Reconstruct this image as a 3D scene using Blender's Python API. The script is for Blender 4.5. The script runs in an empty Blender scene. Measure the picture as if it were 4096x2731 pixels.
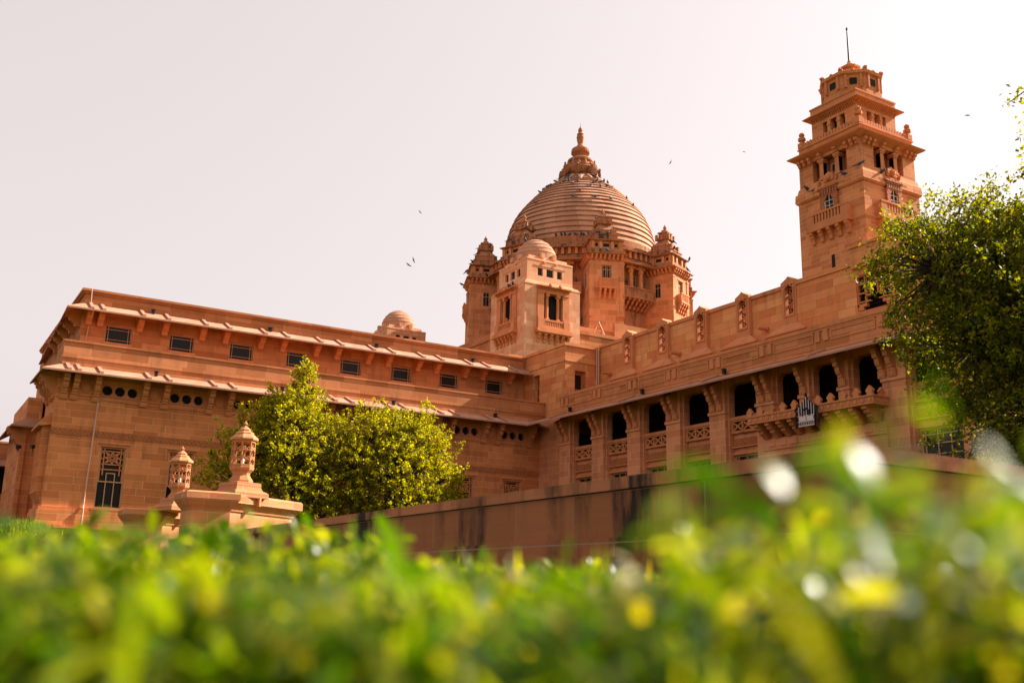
import bpy, math, random
import numpy as np
from mathutils import Vector
R = math.radians
random.seed(7)
scene = bpy.context.scene
# ------------------------------------------------------------------ camera
cam_d = bpy.data.cameras.new("camera"); cam = bpy.data.objects.new("camera", cam_d)
scene.collection.objects.link(cam); scene.camera = cam
YAW, PIT, ROL, FPX = R(31.03230248), R(13.9133851), R(1.20604193), 4056.408
fw = Vector((math.cos(PIT)*math.sin(YAW), math.cos(PIT)*math.cos(YAW), math.sin(PIT)))
rt0 = Vector((math.cos(YAW), -math.sin(YAW), 0)); up0 = rt0.cross(fw)
rt = rt0*math.cos(ROL)+up0*math.sin(ROL); up = up0*math.cos(ROL)-rt0*math.sin(ROL)
from mathutils import Matrix
cam.matrix_world = Matrix(((rt.x, up.x, -fw.x, 0), (rt.y, up.y, -fw.y, 0), (rt.z, up.z, -fw.z, 0), (0, 0, 0, 1)))
cam_d.sensor_width = 36; cam_d.lens = FPX/4096*36
cam_d.clip_start = 0.02; cam_d.clip_end = 5000
cam_d.dof.use_dof = True; cam_d.dof.focus_distance = 62; cam_d.dof.aperture_fstop = 2.7; cam_d.dof.aperture_blades = 0
# ------------------------------------------------------------------ light
SUN_B, SUN_EL = R(8), R(36)          # sun stands to the right (+X), a little in front of the facade
sdir = Vector((math.cos(SUN_EL)*math.cos(SUN_B), -math.cos(SUN_EL)*math.sin(SUN_B), math.sin(SUN_EL)))
world = bpy.data.worlds.new("World"); scene.world = world; world.use_nodes = True
nt = world.node_tree; bg = nt.nodes["Background"]
sky = nt.nodes.new("ShaderNodeTexSky"); sky.sky_type = 'NISHITA'; sky.sun_disc = False
sky.sun_elevation = SUN_EL; sky.sun_rotation = math.pi/2+SUN_B
sky.dust_density = 4.0; sky.air_density = 1.0; sky.ozone_density = 1.0
hs = nt.nodes.new("ShaderNodeHueSaturation"); hs.inputs["Saturation"].default_value = 0.12
tint = nt.nodes.new("ShaderNodeMix"); tint.data_type = 'RGBA'; tint.blend_type = 'MULTIPLY'
tint.inputs[0].default_value = 1.0; tint.inputs[7].default_value = (1.0, 0.905, 0.89, 1)
nt.links.new(sky.outputs[0], hs.inputs["Color"]); nt.links.new(hs.outputs[0], tint.inputs[6])
veil = nt.nodes.new("ShaderNodeMix"); veil.data_type = 'RGBA'; veil.inputs[0].default_value = 0.62     # thin bright overcast veil over the blue
veil.inputs[7].default_value = (3.42, 3.02, 2.97, 1); nt.links.new(tint.outputs[2], veil.inputs[6])
nt.links.new(veil.outputs[2], bg.inputs[0]); bg.inputs[1].default_value = 0.096
sl = bpy.data.lights.new("sun", 'SUN'); sl.energy = 5.0; sl.angle = R(0.5); sl.color = (1, 0.92, 0.80)
so = bpy.data.objects.new("sun", sl); scene.collection.objects.link(so)
so.rotation_euler = sdir.to_track_quat('Z', 'Y').to_euler()
scene.view_settings.view_transform = 'Standard'; scene.view_settings.look = 'None'
scene.view_settings.exposure = 1.42; scene.view_settings.gamma = 1.0
# ------------------------------------------------------------------ materials
def newmat(name):
    m = bpy.data.materials.new(name); m.use_nodes = True
    return m, m.node_tree.nodes, m.node_tree.links, m.node_tree.nodes["Principled BSDF"]
def simple(name, col, rough=0.6, metal=0.0, noise=0.0, nscale=8):
    m, N, L, b = newmat(name)
    b.inputs["Base Color"].default_value = (*col, 1); b.inputs["Roughness"].default_value = rough
    b.inputs["Metallic"].default_value = metal
    if noise:
        t = N.new("ShaderNodeTexNoise"); t.inputs["Scale"].default_value = nscale; t.inputs["Detail"].default_value = 6
        tc = N.new("ShaderNodeTexCoord"); L.new(tc.outputs["Object"], t.inputs["Vector"])
        r = N.new("ShaderNodeValToRGB")
        r.color_ramp.elements[0].position = .3; r.color_ramp.elements[1].position = .7
        r.color_ramp.elements[0].color = (*[c*(1-noise) for c in col], 1); r.color_ramp.elements[1].color = (*[min(1, c*(1+noise)) for c in col], 1)
        L.new(t.outputs[0], r.inputs[0]); L.new(r.outputs[0], b.inputs["Base Color"])
    return m
def stone(name, c1, c2, mort, bw=1.3, bh=.43, ms=.009, stain=.25, stain_col=(.10, .055, .035), joints=True, carve=0, bump=.35, streak=.22, edge=.8, patch=.0, gain=1.2):
    c1, c2, mort = ([min(.8, q*gain) for q in c] for c in (c1, c2, mort)); c1, c2, mort = tuple(c1), tuple(c2), tuple(mort)
    m, N, L, b = newmat(name)
    uv = N.new("ShaderNodeUVMap"); uv.uv_map = "UVMap"
    sep = N.new("ShaderNodeSeparateXYZ"); L.new(uv.outputs[0], sep.inputs[0])
    geo = N.new("ShaderNodeNewGeometry")
    def math_(op, a, bb=None):
        n = N.new("ShaderNodeMath"); n.operation = op
        for i, v in enumerate((a, bb)):
            if v is None: continue
            if isinstance(v, (int, float)): n.inputs[i].default_value = v
            else: L.new(v, n.inputs[i])
        return n.outputs[0]
    def mix(kind, f, a, c):
        n = N.new("ShaderNodeMix"); n.data_type = 'RGBA'; n.blend_type = kind; n.clamp_result = False
        for i, v in ((0, f), (6, a), (7, c)):
            if isinstance(v, (int, float)): n.inputs[i].default_value = v
            elif isinstance(v, tuple): n.inputs[i].default_value = (*v, 1)
            else: L.new(v, n.inputs[i])
        return n.outputs[2]
    def noise(vec, scale, detail=5, rough=.55):
        n = N.new("ShaderNodeTexNoise"); n.inputs["Scale"].default_value = scale; n.inputs["Detail"].default_value = detail
        n.inputs["Roughness"].default_value = rough; L.new(vec, n.inputs["Vector"]); return n.outputs[0]
    def ramp(v, p0, p1):
        n = N.new("ShaderNodeMapRange"); n.inputs[1].default_value = p0; n.inputs[2].default_value = p1; L.new(v, n.inputs[0]); return n.outputs[0]
    height = None
    if joints:
        # courses of unequal block lengths: every course gets its own shift and stretch
        row = math_('FLOOR', math_('DIVIDE', sep.outputs[1], bh))
        wn = N.new("ShaderNodeTexWhiteNoise"); wn.noise_dimensions = '1D'; L.new(row, wn.inputs["W"])
        wob = N.new("ShaderNodeTexNoise"); wob.noise_dimensions = '2D'; wob.inputs["Scale"].default_value = .8/bw; wob.inputs["Detail"].default_value = 0
        cv = N.new("ShaderNodeCombineXYZ"); L.new(sep.outputs[0], cv.inputs[0]); L.new(math_('MULTIPLY', row, 7.31), cv.inputs[1]); L.new(cv.outputs[0], wob.inputs["Vector"])
        u = math_('ADD', math_('ADD', sep.outputs[0], math_('MULTIPLY', wn.outputs[0], bw*3)), math_('MULTIPLY', wob.outputs[0], bw*.9))
        cb = N.new("ShaderNodeCombineXYZ"); L.new(u, cb.inputs[0]); L.new(sep.outputs[1], cb.inputs[1])
        br = N.new("ShaderNodeTexBrick"); br.offset = 0; br.inputs["Scale"].default_value = 1
        br.inputs["Brick Width"].default_value = bw; br.inputs["Row Height"].default_value = bh
        br.inputs["Mortar Size"].default_value = ms; br.inputs["Mortar Smooth"].default_value = .2
        br.inputs["Color1"].default_value = (0, 0, 0, 1); br.inputs["Color2"].default_value = (1, 1, 1, 1); br.inputs["Mortar"].default_value = (.5, .5, .5, 1)
        L.new(cb.outputs[0], br.inputs["Vector"])
        col = mix('MIX', br.outputs["Color"], c1, c2)
        height = br.outputs["Fac"]
    else:
        col = mix('MIX', noise(geo.outputs["Position"], 1.2), c1, c2)
    # bedding streaks in the sandstone
    sc = N.new("ShaderNodeVectorMath"); sc.operation = 'MULTIPLY'; sc.inputs[1].default_value = (.7, 9, 1)
    L.new(uv.outputs[0], sc.inputs[0])
    st = ramp(noise(sc.outputs[0], 1.6, 6, .65), .3, .72)
    col = mix('MULTIPLY', streak*2, col, mix('MIX', st, (.72, .66, .62), (1.12, 1.1, 1.08)))
    if patch:
        pt = ramp(noise(geo.outputs["Position"], .55, 4), .55, .7)
        col = mix('MIX', math_('MULTIPLY', pt, patch), col, (.60, .20, .08))
    # weather stain: broad blotches and vertical run-off
    sv = N.new("ShaderNodeVectorMath"); sv.operation = 'MULTIPLY'; sv.inputs[1].default_value = (2.6, .45, 1)
    L.new(uv.outputs[0], sv.inputs[0])
    s1 = ramp(noise(sv.outputs[0], .9, 7, .6), .46, .70); s2 = ramp(noise(geo.outputs["Position"], .8, 6), .40, .66)
    col = mix('MIX', math_('MULTIPLY', math_('MULTIPLY', s1, s2), stain*2.2), col, stain_col)
    fine = noise(geo.outputs["Position"], 26, 3)
    if joints: col = mix('MIX', math_('MULTIPLY', br.outputs["Fac"], edge), col, mort)
    b.inputs["Roughness"].default_value = .92; b.inputs["Specular IOR Level"].default_value = .25
    L.new(col, b.inputs["Base Color"])
    bp = N.new("ShaderNodeBump"); bp.inputs["Distance"].default_value = .02; bp.inputs["Strength"].default_value = bump
    h = math_('ADD', math_('MULTIPLY', fine, .35), math_('MULTIPLY', st, .25))
    if height is not None: h = math_('SUBTRACT', h, height)
    if carve:
        # carved interlace: two crossing diagonal rope patterns
        a1 = math_('SINE', math_('MULTIPLY', math_('ADD', sep.outputs[0], sep.outputs[1]), carve))
        a2 = math_('SINE', math_('MULTIPLY', math_('SUBTRACT', sep.outputs[0], sep.outputs[1]), carve))
        mx = math_('MAXIMUM', math_('ABSOLUTE', a1), math_('ABSOLUTE', a2))
        rel = ramp(mx, .72, .95)
        h = math_('ADD', h, math_('MULTIPLY', rel, 2.0)); bp.inputs["Distance"].default_value = .05; bp.inputs["Strength"].default_value = .9
    L.new(h, bp.inputs["Height"]); L.new(bp.outputs[0], b.inputs["Normal"])
    return m
M = {}
A1, A2 = (.36, .113, .036), (.51, .182, .064)
M['wall'] = stone('sandstone_ashlar', A1, A2, (.60, .33, .20), 1.5, .365, .007, gain=1.5)
M['wall_up'] = stone('sandstone_upper', (.38, .13, .043), (.58, .23, .095), (.24, .085, .035), 1.5, .40, .007, patch=.5, gain=1.06)
M['wall_r'] = stone('sandstone_rough', (.42, .13, .042), (.64, .235, .09), (.24, .075, .03), 1.15, .42, .009, patch=.35, gain=1.5)
M['trim'] = stone('sandstone_trim', (.42, .146, .056), (.52, .20, .085), (.3, .13, .08), joints=False, gain=1.32)
M['eave'] = stone('sandstone_eave_slab', (.42, .19, .115), (.49, .245, .155), (.3, .15, .1), .62, 3, .006, stain=.1, edge=.5, gain=.95)
M['arcade'] = stone('arcade_stone', (.54, .19, .085), (.68, .275, .135), (.72, .45, .31), 1.2, .40, .008, gain=1.15)
M['carved'] = stone('sandstone_carved', (.36, .115, .042), (.45, .155, .06), (.3, .13, .08), joints=False, carve=14.0, gain=1.35)
M['dome'] = stone('dome_stone', (.34, .155, .088), (.47, .235, .14), (.25, .12, .07), 1.05, 20, .012, stain=.2, edge=.5, gain=1.22)
M['tower'] = stone('tower_stone', (.38, .125, .043), (.54, .205, .08), (.62, .36, .23), .62, .235, .006, gain=1.38)
M['bastion'] = stone('bastion_stone', (.40, .145, .055), (.58, .245, .11), (.56, .32, .19), 1.15, .56, .012, gain=1.2)
M['weathered'] = stone('weathered_stone', (.32, .125, .055), (.43, .175, .08), (.3, .14, .08), joints=False, stain=.95, stain_col=(.075, .05, .038), gain=1.15)
M['retain'] = stone('retaining_stone', (.24, .085, .034), (.36, .13, .054), (.30, .19, .13), 1.45, .42, .006, stain=1.25, stain_col=(.03, .018, .012), streak=.12, gain=1.12)
M['coping'] = stone('retaining_coping', (.32, .115, .05), (.40, .15, .068), (.12, .07, .045), 1.45, 2, .006, stain=1.1, stain_col=(.03, .02, .015), streak=.1)
M['turret'] = stone('turret_stone', (.50, .215, .11), (.66, .32, .19), (.42, .2, .11), 1.15, .5, .010, gain=1.35)  # paler than the other stone: sunlit glare is put into the colour
M['pier'] = stone('pier_stone', (.42, .16, .066), (.54, .22, .095), (.66, .42, .29), .75, .26, .004, stain=.2, gain=1.12)
M['pale'] = simple('pale_pipe', (.62, .36, .27), .6)
M['bar'] = simple('window_bar', (.50, .27, .15), .6)
M['wood'] = simple('door_wood', (.42, .13, .035), .5, noise=.2)
M['iron'] = simple('dark_iron', (.02, .018, .02), .5, .6)
M['silver'] = simple('polished_metal', (.42, .38, .38), .3, 1.0)
M['white'] = simple('white_enamel', (.62, .50, .47), .35)
M['bulb'] = simple('white_bulb', (.85, .85, .84), .25)
M['pole'] = simple('dark_pole', (.02, .022, .035), .45)
M['terra'] = simple('terracotta', (.58, .19, .07), .8, noise=.15)
M['pigeon'] = simple('pigeon_grey', (.055, .055, .07), .7, noise=.3, nscale=20)
M['bird'] = simple('bird_dark', (.03, .028, .035), .7)
M['black'] = simple('dark_interior', (.012, .009, .008), .95)  # near-black colour stands for the shade inside openings
M['gallery'] = simple('gallery_shade', (.05, .026, .015), .95, noise=.4, nscale=1)  # dark brown puts the arcade's deep shade into the colour
M['bark'] = simple('bark', (.07, .045, .028), .9, noise=.4, nscale=12)
M['pod'] = simple('dry_pod', (.10, .035, .015), .8)
gm, N_, L_, b_ = newmat('dark_glass')
b_.inputs["Base Color"].default_value = (.018, .013, .010, 1); b_.inputs["Roughness"].default_value = .18; b_.inputs["Specular IOR Level"].default_value = .16
M['glass'] = gm
def leafmat(name, stops, trans, gloss=.5, tw=.5, spec=.22):
    m, N, L, b = newmat(name)
    g = N.new("ShaderNodeNewGeometry"); r = N.new("ShaderNodeValToRGB")
    L.new(g.outputs["Random Per Island"], r.inputs[0])
    while len(r.color_ramp.elements) < len(stops): r.color_ramp.elements.new(.5)
    for e, (p, c) in zip(r.color_ramp.elements, stops): e.position = p; e.color = (*c, 1)
    L.new(r.outputs[0], b.inputs["Base Color"]); b.inputs["Roughness"].default_value = gloss; b.inputs["Specular IOR Level"].default_value = spec
    t = N.new("ShaderNodeBsdfTranslucent"); mx = N.new("ShaderNodeMix"); mx.data_type = 'RGBA'; mx.blend_type = 'MULTIPLY'; mx.inputs[0].default_value = 1
    L.new(r.outputs[0], mx.inputs[6]); mx.inputs[7].default_value = (*trans, 1); L.new(mx.outputs[2], t.inputs[0])
    ms = N.new("ShaderNodeMixShader"); ms.inputs[0].default_value = tw
    L.new(b.outputs[0], ms.inputs[1]); L.new(t.outputs[0], ms.inputs[2]); L.new(ms.outputs[0], N["Material Output"].inputs[0])
    return m
M['leaf'] = leafmat('leaf_yellow_green', [(0, (.065, .085, .003)), (.45, (.22, .225, .005)), (.9, (.44, .385, .006)), (1, (.26, .12, .012))], (2.0, 1.8, .4), .5, .55, .18)
M['leaf2'] = leafmat('leaf_dark_green', [(0, (.03, .048, .002)), (.5, (.085, .105, .004)), (.93, (.20, .195, .005)), (1, (.24, .14, .012))], (2.5, 2.2, .4), .5, .58, .18)
M['grass'] = leafmat('grass_blade', [(0, (.010, .042, .001)), (.4, (.052, .115, .002)), (.8, (.165, .215, .003)), (.975, (.27, .285, .035)), (1, (.38, .27, .006))], (2.2, 1.9, .3), .34, .52, .25)
M['soil'] = simple('lawn_soil', (.045, .065, .004), 1, noise=.4, nscale=3); M['soil'].node_tree.nodes['Principled BSDF'].inputs['Specular IOR Level'].default_value = 0
# ------------------------------------------------------------------ mesh helpers
class MB:
    def __init__(s): s.v = []; s.f = []; s.uv = {}
    def quad(s, *p, uv=None):
        i = len(s.v); s.v += [tuple(q) for q in p]; s.f.append(tuple(range(i, i+len(p))))
        if uv: s.uv[len(s.f)-1] = uv
    def box(s, x0, x1, y0, y1, z0, z1):
        i = len(s.v); s.v += [(x, y, z) for z in (z0, z1) for y in (y0, y1) for x in (x0, x1)]
        for f in ((0, 2, 3, 1), (4, 5, 7, 6), (0, 1, 5, 4), (2, 6, 7, 3), (0, 4, 6, 2), (1, 3, 7, 5)): s.f.append(tuple(i+k for k in f))
        return s
    def obox(s, c, ax, ay, az):           # oriented box: centre and three half vectors
        c, ax, ay, az = (Vector(q) for q in (c, ax, ay, az)); i = len(s.v)
        s.v += [tuple(c+ax*a+ay*b+az*d) for d in (-1, 1) for b in (-1, 1) for a in (-1, 1)]
        for f in ((0, 2, 3, 1), (4, 5, 7, 6), (0, 1, 5, 4), (2, 6, 7, 3), (0, 4, 6, 2), (1, 3, 7, 5)): s.f.append(tuple(i+k for k in f))
    def bar(s, p, q, r=.03, n=6, r2=None):
        p, q = Vector(p), Vector(q); d = (q-p).normalized(); a = d.orthogonal().normalized(); b = d.cross(a); i = len(s.v)
        for c, rr in ((p, r), (q, r if r2 is None else r2)):
            s.v += [tuple(c+(a*math.cos(2*math.pi*k/n)+b*math.sin(2*math.pi*k/n))*rr) for k in range(n)]
        for k in range(n): s.f.append((i+k, i+(k+1) % n, i+n+(k+1) % n, i+n+k))
        s.f.append(tuple(i+k for k in range(n))[::-1]); s.f.append(tuple(i+n+k for k in range(n)))
    def tube(s, pts, r, n=6, r2=None):
        for k in range(len(pts)-1):
            a = r if r2 is None else r+(r2-r)*k/(len(pts)-1); b = r if r2 is None else r+(r2-r)*(k+1)/(len(pts)-1)
            s.bar(pts[k], pts[k+1], a, n, b)
    def prism(s, poly, axis, lo, hi):     # poly in the two other axes, extruded along axis
        n = len(poly); i = len(s.v)
        for c in (lo, hi):
            for a, b in poly: s.v.append({'x': (c, a, b), 'y': (a, c, b), 'z': (a, b, c)}[axis])
        for k in range(n): s.f.append((i+k, i+(k+1) % n, i+n+(k+1) % n, i+n+k))
        s.f.append(tuple(range(i+n-1, i-1, -1))); s.f.append(tuple(range(i+n, i+2*n)))
    def lathe(s, prof, n=32, cx=0, cy=0, a0=0.0, a1=None, cap=True, uvr=None):
        full = a1 is None; span = 2*math.pi if full else a1-a0; i = len(s.v); m = n if full else n+1
        for r, z in prof:
            s.v += [(cx+r*math.cos(a0+span*k/n), cy+r*math.sin(a0+span*k/n), z) for k in range(m)]
        arc = [0]
        for j in range(1, len(prof)): arc.append(arc[-1]+math.dist(prof[j], prof[j-1]))
        for j in range(len(prof)-1):
            for k in range(n):
                k2 = (k+1) % m
                s.f.append((i+j*m+k, i+j*m+k2, i+(j+1)*m+k2, i+(j+1)*m+k))
                if uvr:
                    u0, u1 = span*k/n*uvr, span*(k+1)/n*uvr
                    o = (j*.37) % 1
                    s.uv[len(s.f)-1] = [(u0+o, arc[j]), (u1+o, arc[j]), (u1+o, arc[j+1]), (u0+o, arc[j+1])]
        if cap and full:
            s.f.append(tuple(i+(len(prof)-1)*m+k for k in range(n))); s.f.append(tuple(i+k for k in range(n))[::-1])
    def sq(s, prof, cx=0, cy=0):          # stack of squares: (half width, z)
        s.lathe([(h*math.sqrt(2), z) for h, z in prof], 4, cx, cy, math.pi/4)
    def wall(s, u0, u1, z0, z1, holes=(), y=0.0, d=.3, mp=None):
        """front sheet at local y with rectangular openings and reveals d deep (towards +y)"""
        us = sorted({u0, u1, *[h[0] for h in holes], *[h[1] for h in holes]}); zs = sorted({z0, z1, *[h[2] for h in holes], *[h[3] for h in holes]})
        us = [u for u in us if u0 <= u <= u1]; zs = [z for z in zs if z0 <= z <= z1]
        for a, b in zip(us, us[1:]):
            for c, e in zip(zs, zs[1:]):
                cu, cz = (a+b)/2, (c+e)/2
                if any(h[0] < cu < h[1] and h[2] < cz < h[3] for h in holes): continue
                s.quad((a, y, c), (b, y, c), (b, y, e), (a, y, e))
        for a, b, c, e in [h[:4] for h in holes]:
            s.quad((a, y, c), (a, y+d, c), (a, y+d, e), (a, y, e)); s.quad((b, y, c), (b, y, e), (b, y+d, e), (b, y+d, c))
            s.quad((a, y, c), (b, y, c), (b, y+d, c), (a, y+d, c)); s.quad((a, y, e), (a, y+d, e), (b, y+d, e), (b, y, e))
    def build(s, name, mat, parent=None, loc=None, rz=0, flat=True):
        me = bpy.data.meshes.new(name); me.from_pydata(s.v, [], s.f); me.update()
        me.materials.append(mat if not isinstance(mat, str) else M[mat])
        uvl = me.uv_layers.new(name="UVMap"); data = np.zeros(len(me.loops)*2, dtype=np.float32)
        for p in me.polygons:
            c = s.uv.get(p.index)
            if c:
                for q, li in enumerate(p.loop_indices): data[2*li:2*li+2] = c[q]
                continue
            n = p.normal
            if abs(n.z) > .8:
                for li in p.loop_indices:
                    v = me.vertices[me.loops[li].vertex_index].co; data[2*li] = v.x; data[2*li+1] = v.y+.2
            else:
                h = math.hypot(n.x, n.y); tx, ty = -n.y/h, n.x/h
                if tx < 0 or (abs(tx) < 1e-6 and ty < 0): tx, ty = -tx, -ty
                for li in p.loop_indices:
                    v = me.vertices[me.loops[li].vertex_index].co; data[2*li] = v.x*tx+v.y*ty; data[2*li+1] = v.z
        uvl.data.foreach_set("uv", data)
        o = bpy.data.objects.new(name, me); scene.collection.objects.link(o)
        if parent: o.parent = parent
        if loc: o.location = loc
        if rz: o.rotation_euler.z = rz
        if not flat: me.shade_smooth()
        return o
def tag(o, label=None, cat=None, group=None, kind=None):
    for k, v in (('label', label), ('category', cat), ('group', group), ('kind', kind)):
        if v: o[k] = v
    return o
def thing(name, loc, label, cat, group=None, rz=0):
    o = bpy.data.objects.new(name, None); scene.collection.objects.link(o); o.location = loc; o.rotation_euler.z = rz
    o.empty_display_size = .2
    return tag(o, label, cat, group)
def cp(o, parent, loc=None, rz=None):
    c = o.copy(); scene.collection.objects.link(c); c.parent = parent
    if loc is not None: c.location = loc
    if rz is not None: c.rotation_euler.z = rz
    for ch in list(o.children): cp(ch, c)
    return c
def copy_tree(o, loc, rz=0, label=None):
    c = o.copy(); scene.collection.objects.link(c); c.location = loc; c.rotation_euler.z = rz
    if label: c['label'] = label
    for ch in list(o.children): cp(ch, c)
    return c
def grid_window(parent, u0, u1, z0, z1, y, bars_u, bars_z, t=.03, fr=.05, mat='bar', name='window'):
    """frame and glazing bars as the part, the dark panes as its child"""
    m = MB()
    m.box(u0, u0+fr, y, y+.09, z0, z1); m.box(u1-fr, u1, y, y+.09, z0, z1); m.box(u0+fr, u1-fr, y, y+.09, z1-fr, z1); m.box(u0+fr, u1-fr, y, y+.09, z0, z0+fr)
    for b in bars_u: m.box(u0+(u1-u0)*b-t/2, u0+(u1-u0)*b+t/2, y+.01, y+.06, z0+fr, z1-fr)
    for b in bars_z: m.box(u0+fr, u1-fr, y+.014, y+.056, z0+(z1-z0)*b-t/2, z0+(z1-z0)*b+t/2)
    w = m.build(name, mat, parent)
    g = MB(); g.quad((u0, y+.07, z0), (u1, y+.07, z0), (u1, y+.07, z1), (u0, y+.07, z1)); g.build('glass', 'glass', w)
    return w
def sloped_eave(segs, ribs, t=.09):
    """roof slab ring; segs: list of (top-in, top-out) plan points with heights; ribs: pairs of points on top"""
    m = MB()
    for (ai, ao), (bi, bo) in zip(segs, segs[1:]):
        dz = Vector((0, 0, -t)); q = [Vector(p) for p in (ai, ao, bo, bi)]; lo = [p+dz for p in q]
        L = (q[2]-q[1]).length; W = (q[1]-q[0]).length
        u0 = q[1].x if abs(q[2].x-q[1].x) > abs(q[2].y-q[1].y) else q[1].y
        m.quad(*q, uv=[(u0, W), (u0, 0.1), (u0+L, 0.1), (u0+L, W)]); m.quad(*lo[::-1], uv=[(u0+L, W), (u0+L, .1), (u0, .1), (u0, W)])
        m.quad(q[1], lo[1], lo[2], q[2])
        m.quad(q[0], lo[0], lo[1], q[1]); m.quad(q[2], lo[2], lo[3], q[3])
    for a, b in ribs:
        a, b = Vector(a), Vector(b); d = (b-a); s = Vector((-d.y, d.x, 0)).normalized()*.09; upv = Vector((0, 0, .07))
        m.obox((a+b)/2+upv*.5, d/2, s, upv)
    return m
def bracket_mb(poly, w, y0=0.0, foot=None, z0=0.0):
    m = MB(); m.prism([(y0-o, z0+z) for o, z in poly], 'x', -w/2, w/2)
    if foot:
        o, z1, fw_ = foot; m.box(-fw_/2, fw_/2, y0-o, y0+.01, z0-.02, z0+z1)
        m.box(-fw_/2+.06, fw_/2-.06, y0-o-.025, y0-o, z0+.05, z0+z1-.07)
    return m
BR_LONG = [(0, 1.5), (.1, 1.47), (.78, 1.19), (.78, 1.0), (.68, .97), (.70, .90), (.66, .80), (.52, .76), (.50, .62), (.42, .50), (.30, .44), (.30, .36), (.22, .33), (.22, .24), (0, .24)]
BR_SHORT = [(0, 1.02), (.1, .99), (.78, .70), (.78, .50), (.60, .47), (.60, .42), (.52, .30), (.40, .27), (.40, .20), (.30, .17), (.27, 0), (0, 0)]
# ------------------------------------------------------------------ ground
def ground_h(x, y):
    def ss(t): t = min(1, max(0, t)); return t*t*(3-2*t)
    base = -.065+2.33*ss((y-20)/28)
    if x > 5.25 and y > 4.45: base = max(.72, base)
    return base
gx = [-900, -300, -100, -40, -20, -10, -4, 0, 3, 5.2, 5.3, 8, 12, 20, 30, 40, 60, 100, 300, 900]
gy = [-900, -200, -50, -10, 0, 2, 4.4, 4.5, 8, 14, 20, 23, 26, 29, 32, 35, 38, 41, 44, 47, 50, 60, 100, 300, 900]
g = MB(); g.v = [(x, y, ground_h(x, y)) for y in gy for x in gx]
for j in range(len(gy)-1):
    for i in range(len(gx)-1): g.f.append((j*len(gx)+i, j*len(gx)+i+1, (j+1)*len(gx)+i+1, (j+1)*len(gx)+i))
tag(g.build('lawn_ground', 'soil'), kind='structure')
# ------------------------------------------------------------------ left wing of the palace (facade faces -Y)
P, C0 = 3.36, 9.2
lw = thing('palace_wing', (0, 54, 0), 'long two-tier sandstone wing with barred upper windows and two stone eaves, on the left', 'palace wing')
bays = [C0+P*k for k in range(8)]
m = MB(); holes = [(c-.64, c+.64, 3.67, 6.72) for c in bays]+[(c-.98, c+.98, 9.18, 9.9) for c in bays]
m.wall(6.2, 35.1, 2.0, 10.62, holes, 0, .32)
m.quad((6.2, 0, 2), (6.2, 0, 10.62), (6.2, 3.5, 10.62), (6.2, 3.5, 2)); m.quad((6.2, 3.5, 2), (6.2, 3.5, 10.62), (7.6, 3.5, 10.62), (7.6, 3.5, 2)); m.quad((7.6, 3.5, 2), (7.6, 3.5, 10.62), (8.6, 45, 10.62), (8.6, 45, 2))
m.box(6.0, 8.3, -.14, 3.6, 1.2, 3.45); m.box(6.06, 8.3, -.08, 3.58, 3.45, 3.62)
m.box(8.3, 35.1, -.14, -.001, 1.2, 3.05); m.box(8.3, 35.1, -.08, -.001, 3.05, 3.6)
m.box(5.82, 8.3, -.3, 3.8, 1.2, 2.75)
m.build('wall', 'wall', lw)
m = MB(); m.box(6.17, 35.1, -.03, -.001, 7.14, 7.45); m.build('carved_band', 'carved', lw)
m = MB(); m.box(6.15, 35.1, -.05, -.002, 8.98, 9.06); m.box(6.15, 35.1, -.05, -.002, 10.02, 10.1); m.build('string_course', 'trim', lw)
# parapet above the lower eave, its terrace, upper storey
m = MB(); m.wall(6.3, 35.1, 10.45, 11.82, (), -.01, .3); m.quad((6.3, -.01, 10.45), (6.3, -.01, 11.82), (6.3, 2.4, 11.82), (6.3, 2.4, 10.45)); m.quad((6.3, 2.4, 10.45), (7.4, 2.4, 10.45), (7.4, 2.4, 11.82), (6.3, 2.4, 11.82))
m.box(6.27, 35.1, -.06, .35, 11.82, 11.92); m.box(6.27, 6.6, .35, 2.4, 11.82, 11.92); m.box(6.26, 35.1, -.05, .0, 11.0, 11.1)
m.quad((6.3, .35, 11.6), (35.1, .35, 11.6), (35.1, 2.6, 11.6), (6.3, 2.6, 11.6)); m.build('terrace_parapet', 'wall_up', lw)
m = MB(); m.wall(7.3, 35.0, 11.4, 14.6, [(c-.67, c+.67, 12.6, 13.52) for c in bays], 2.5, .25)
m.quad((7.3, 2.5, 11.4), (7.3, 2.5, 14.6), (7.3, 20, 14.6), (7.3, 20, 11.4)); m.box(7.24, 35, 2.44, 2.499, 11.4, 12.3)
m.build('upper_wall', 'wall_up', lw)
m = MB(); m.wall(7.32, 34.9, 14.4, 15.12, (), 2.48, .3); m.quad((7.32, 2.48, 14.4), (7.32, 2.48, 15.12), (7.32, 20, 15.12), (7.32, 20, 14.4))
m.box(7.2, 34.9, 2.36, 3.0, 15.1, 15.2); m.box(7.12, 34.9, 2.28, 3.0, 15.2, 15.33); m.box(7.2, 7.8, 3.0, 20, 15.1, 15.2); m.box(7.12, 7.8, 3.0, 20, 15.2, 15.33)
m.quad((7.5, 2.9, 15.15), (34.9, 2.9, 15.15), (34.9, 20, 15.15), (7.5, 20, 15.15)); m.build('roof_parapet', 'wall_up', lw)
ub = sorted([c+s*1.02 for c in bays for s in (-1, 1)]+[7.6]); lb = sorted([c+s*1.16 for c in bays for s in (-1, 1)]+[6.55, 7.02])
def ribs(us, yi, zi, yo, zo): return [((u, yi, zi), (u, yo, zo)) for u in us]
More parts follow.
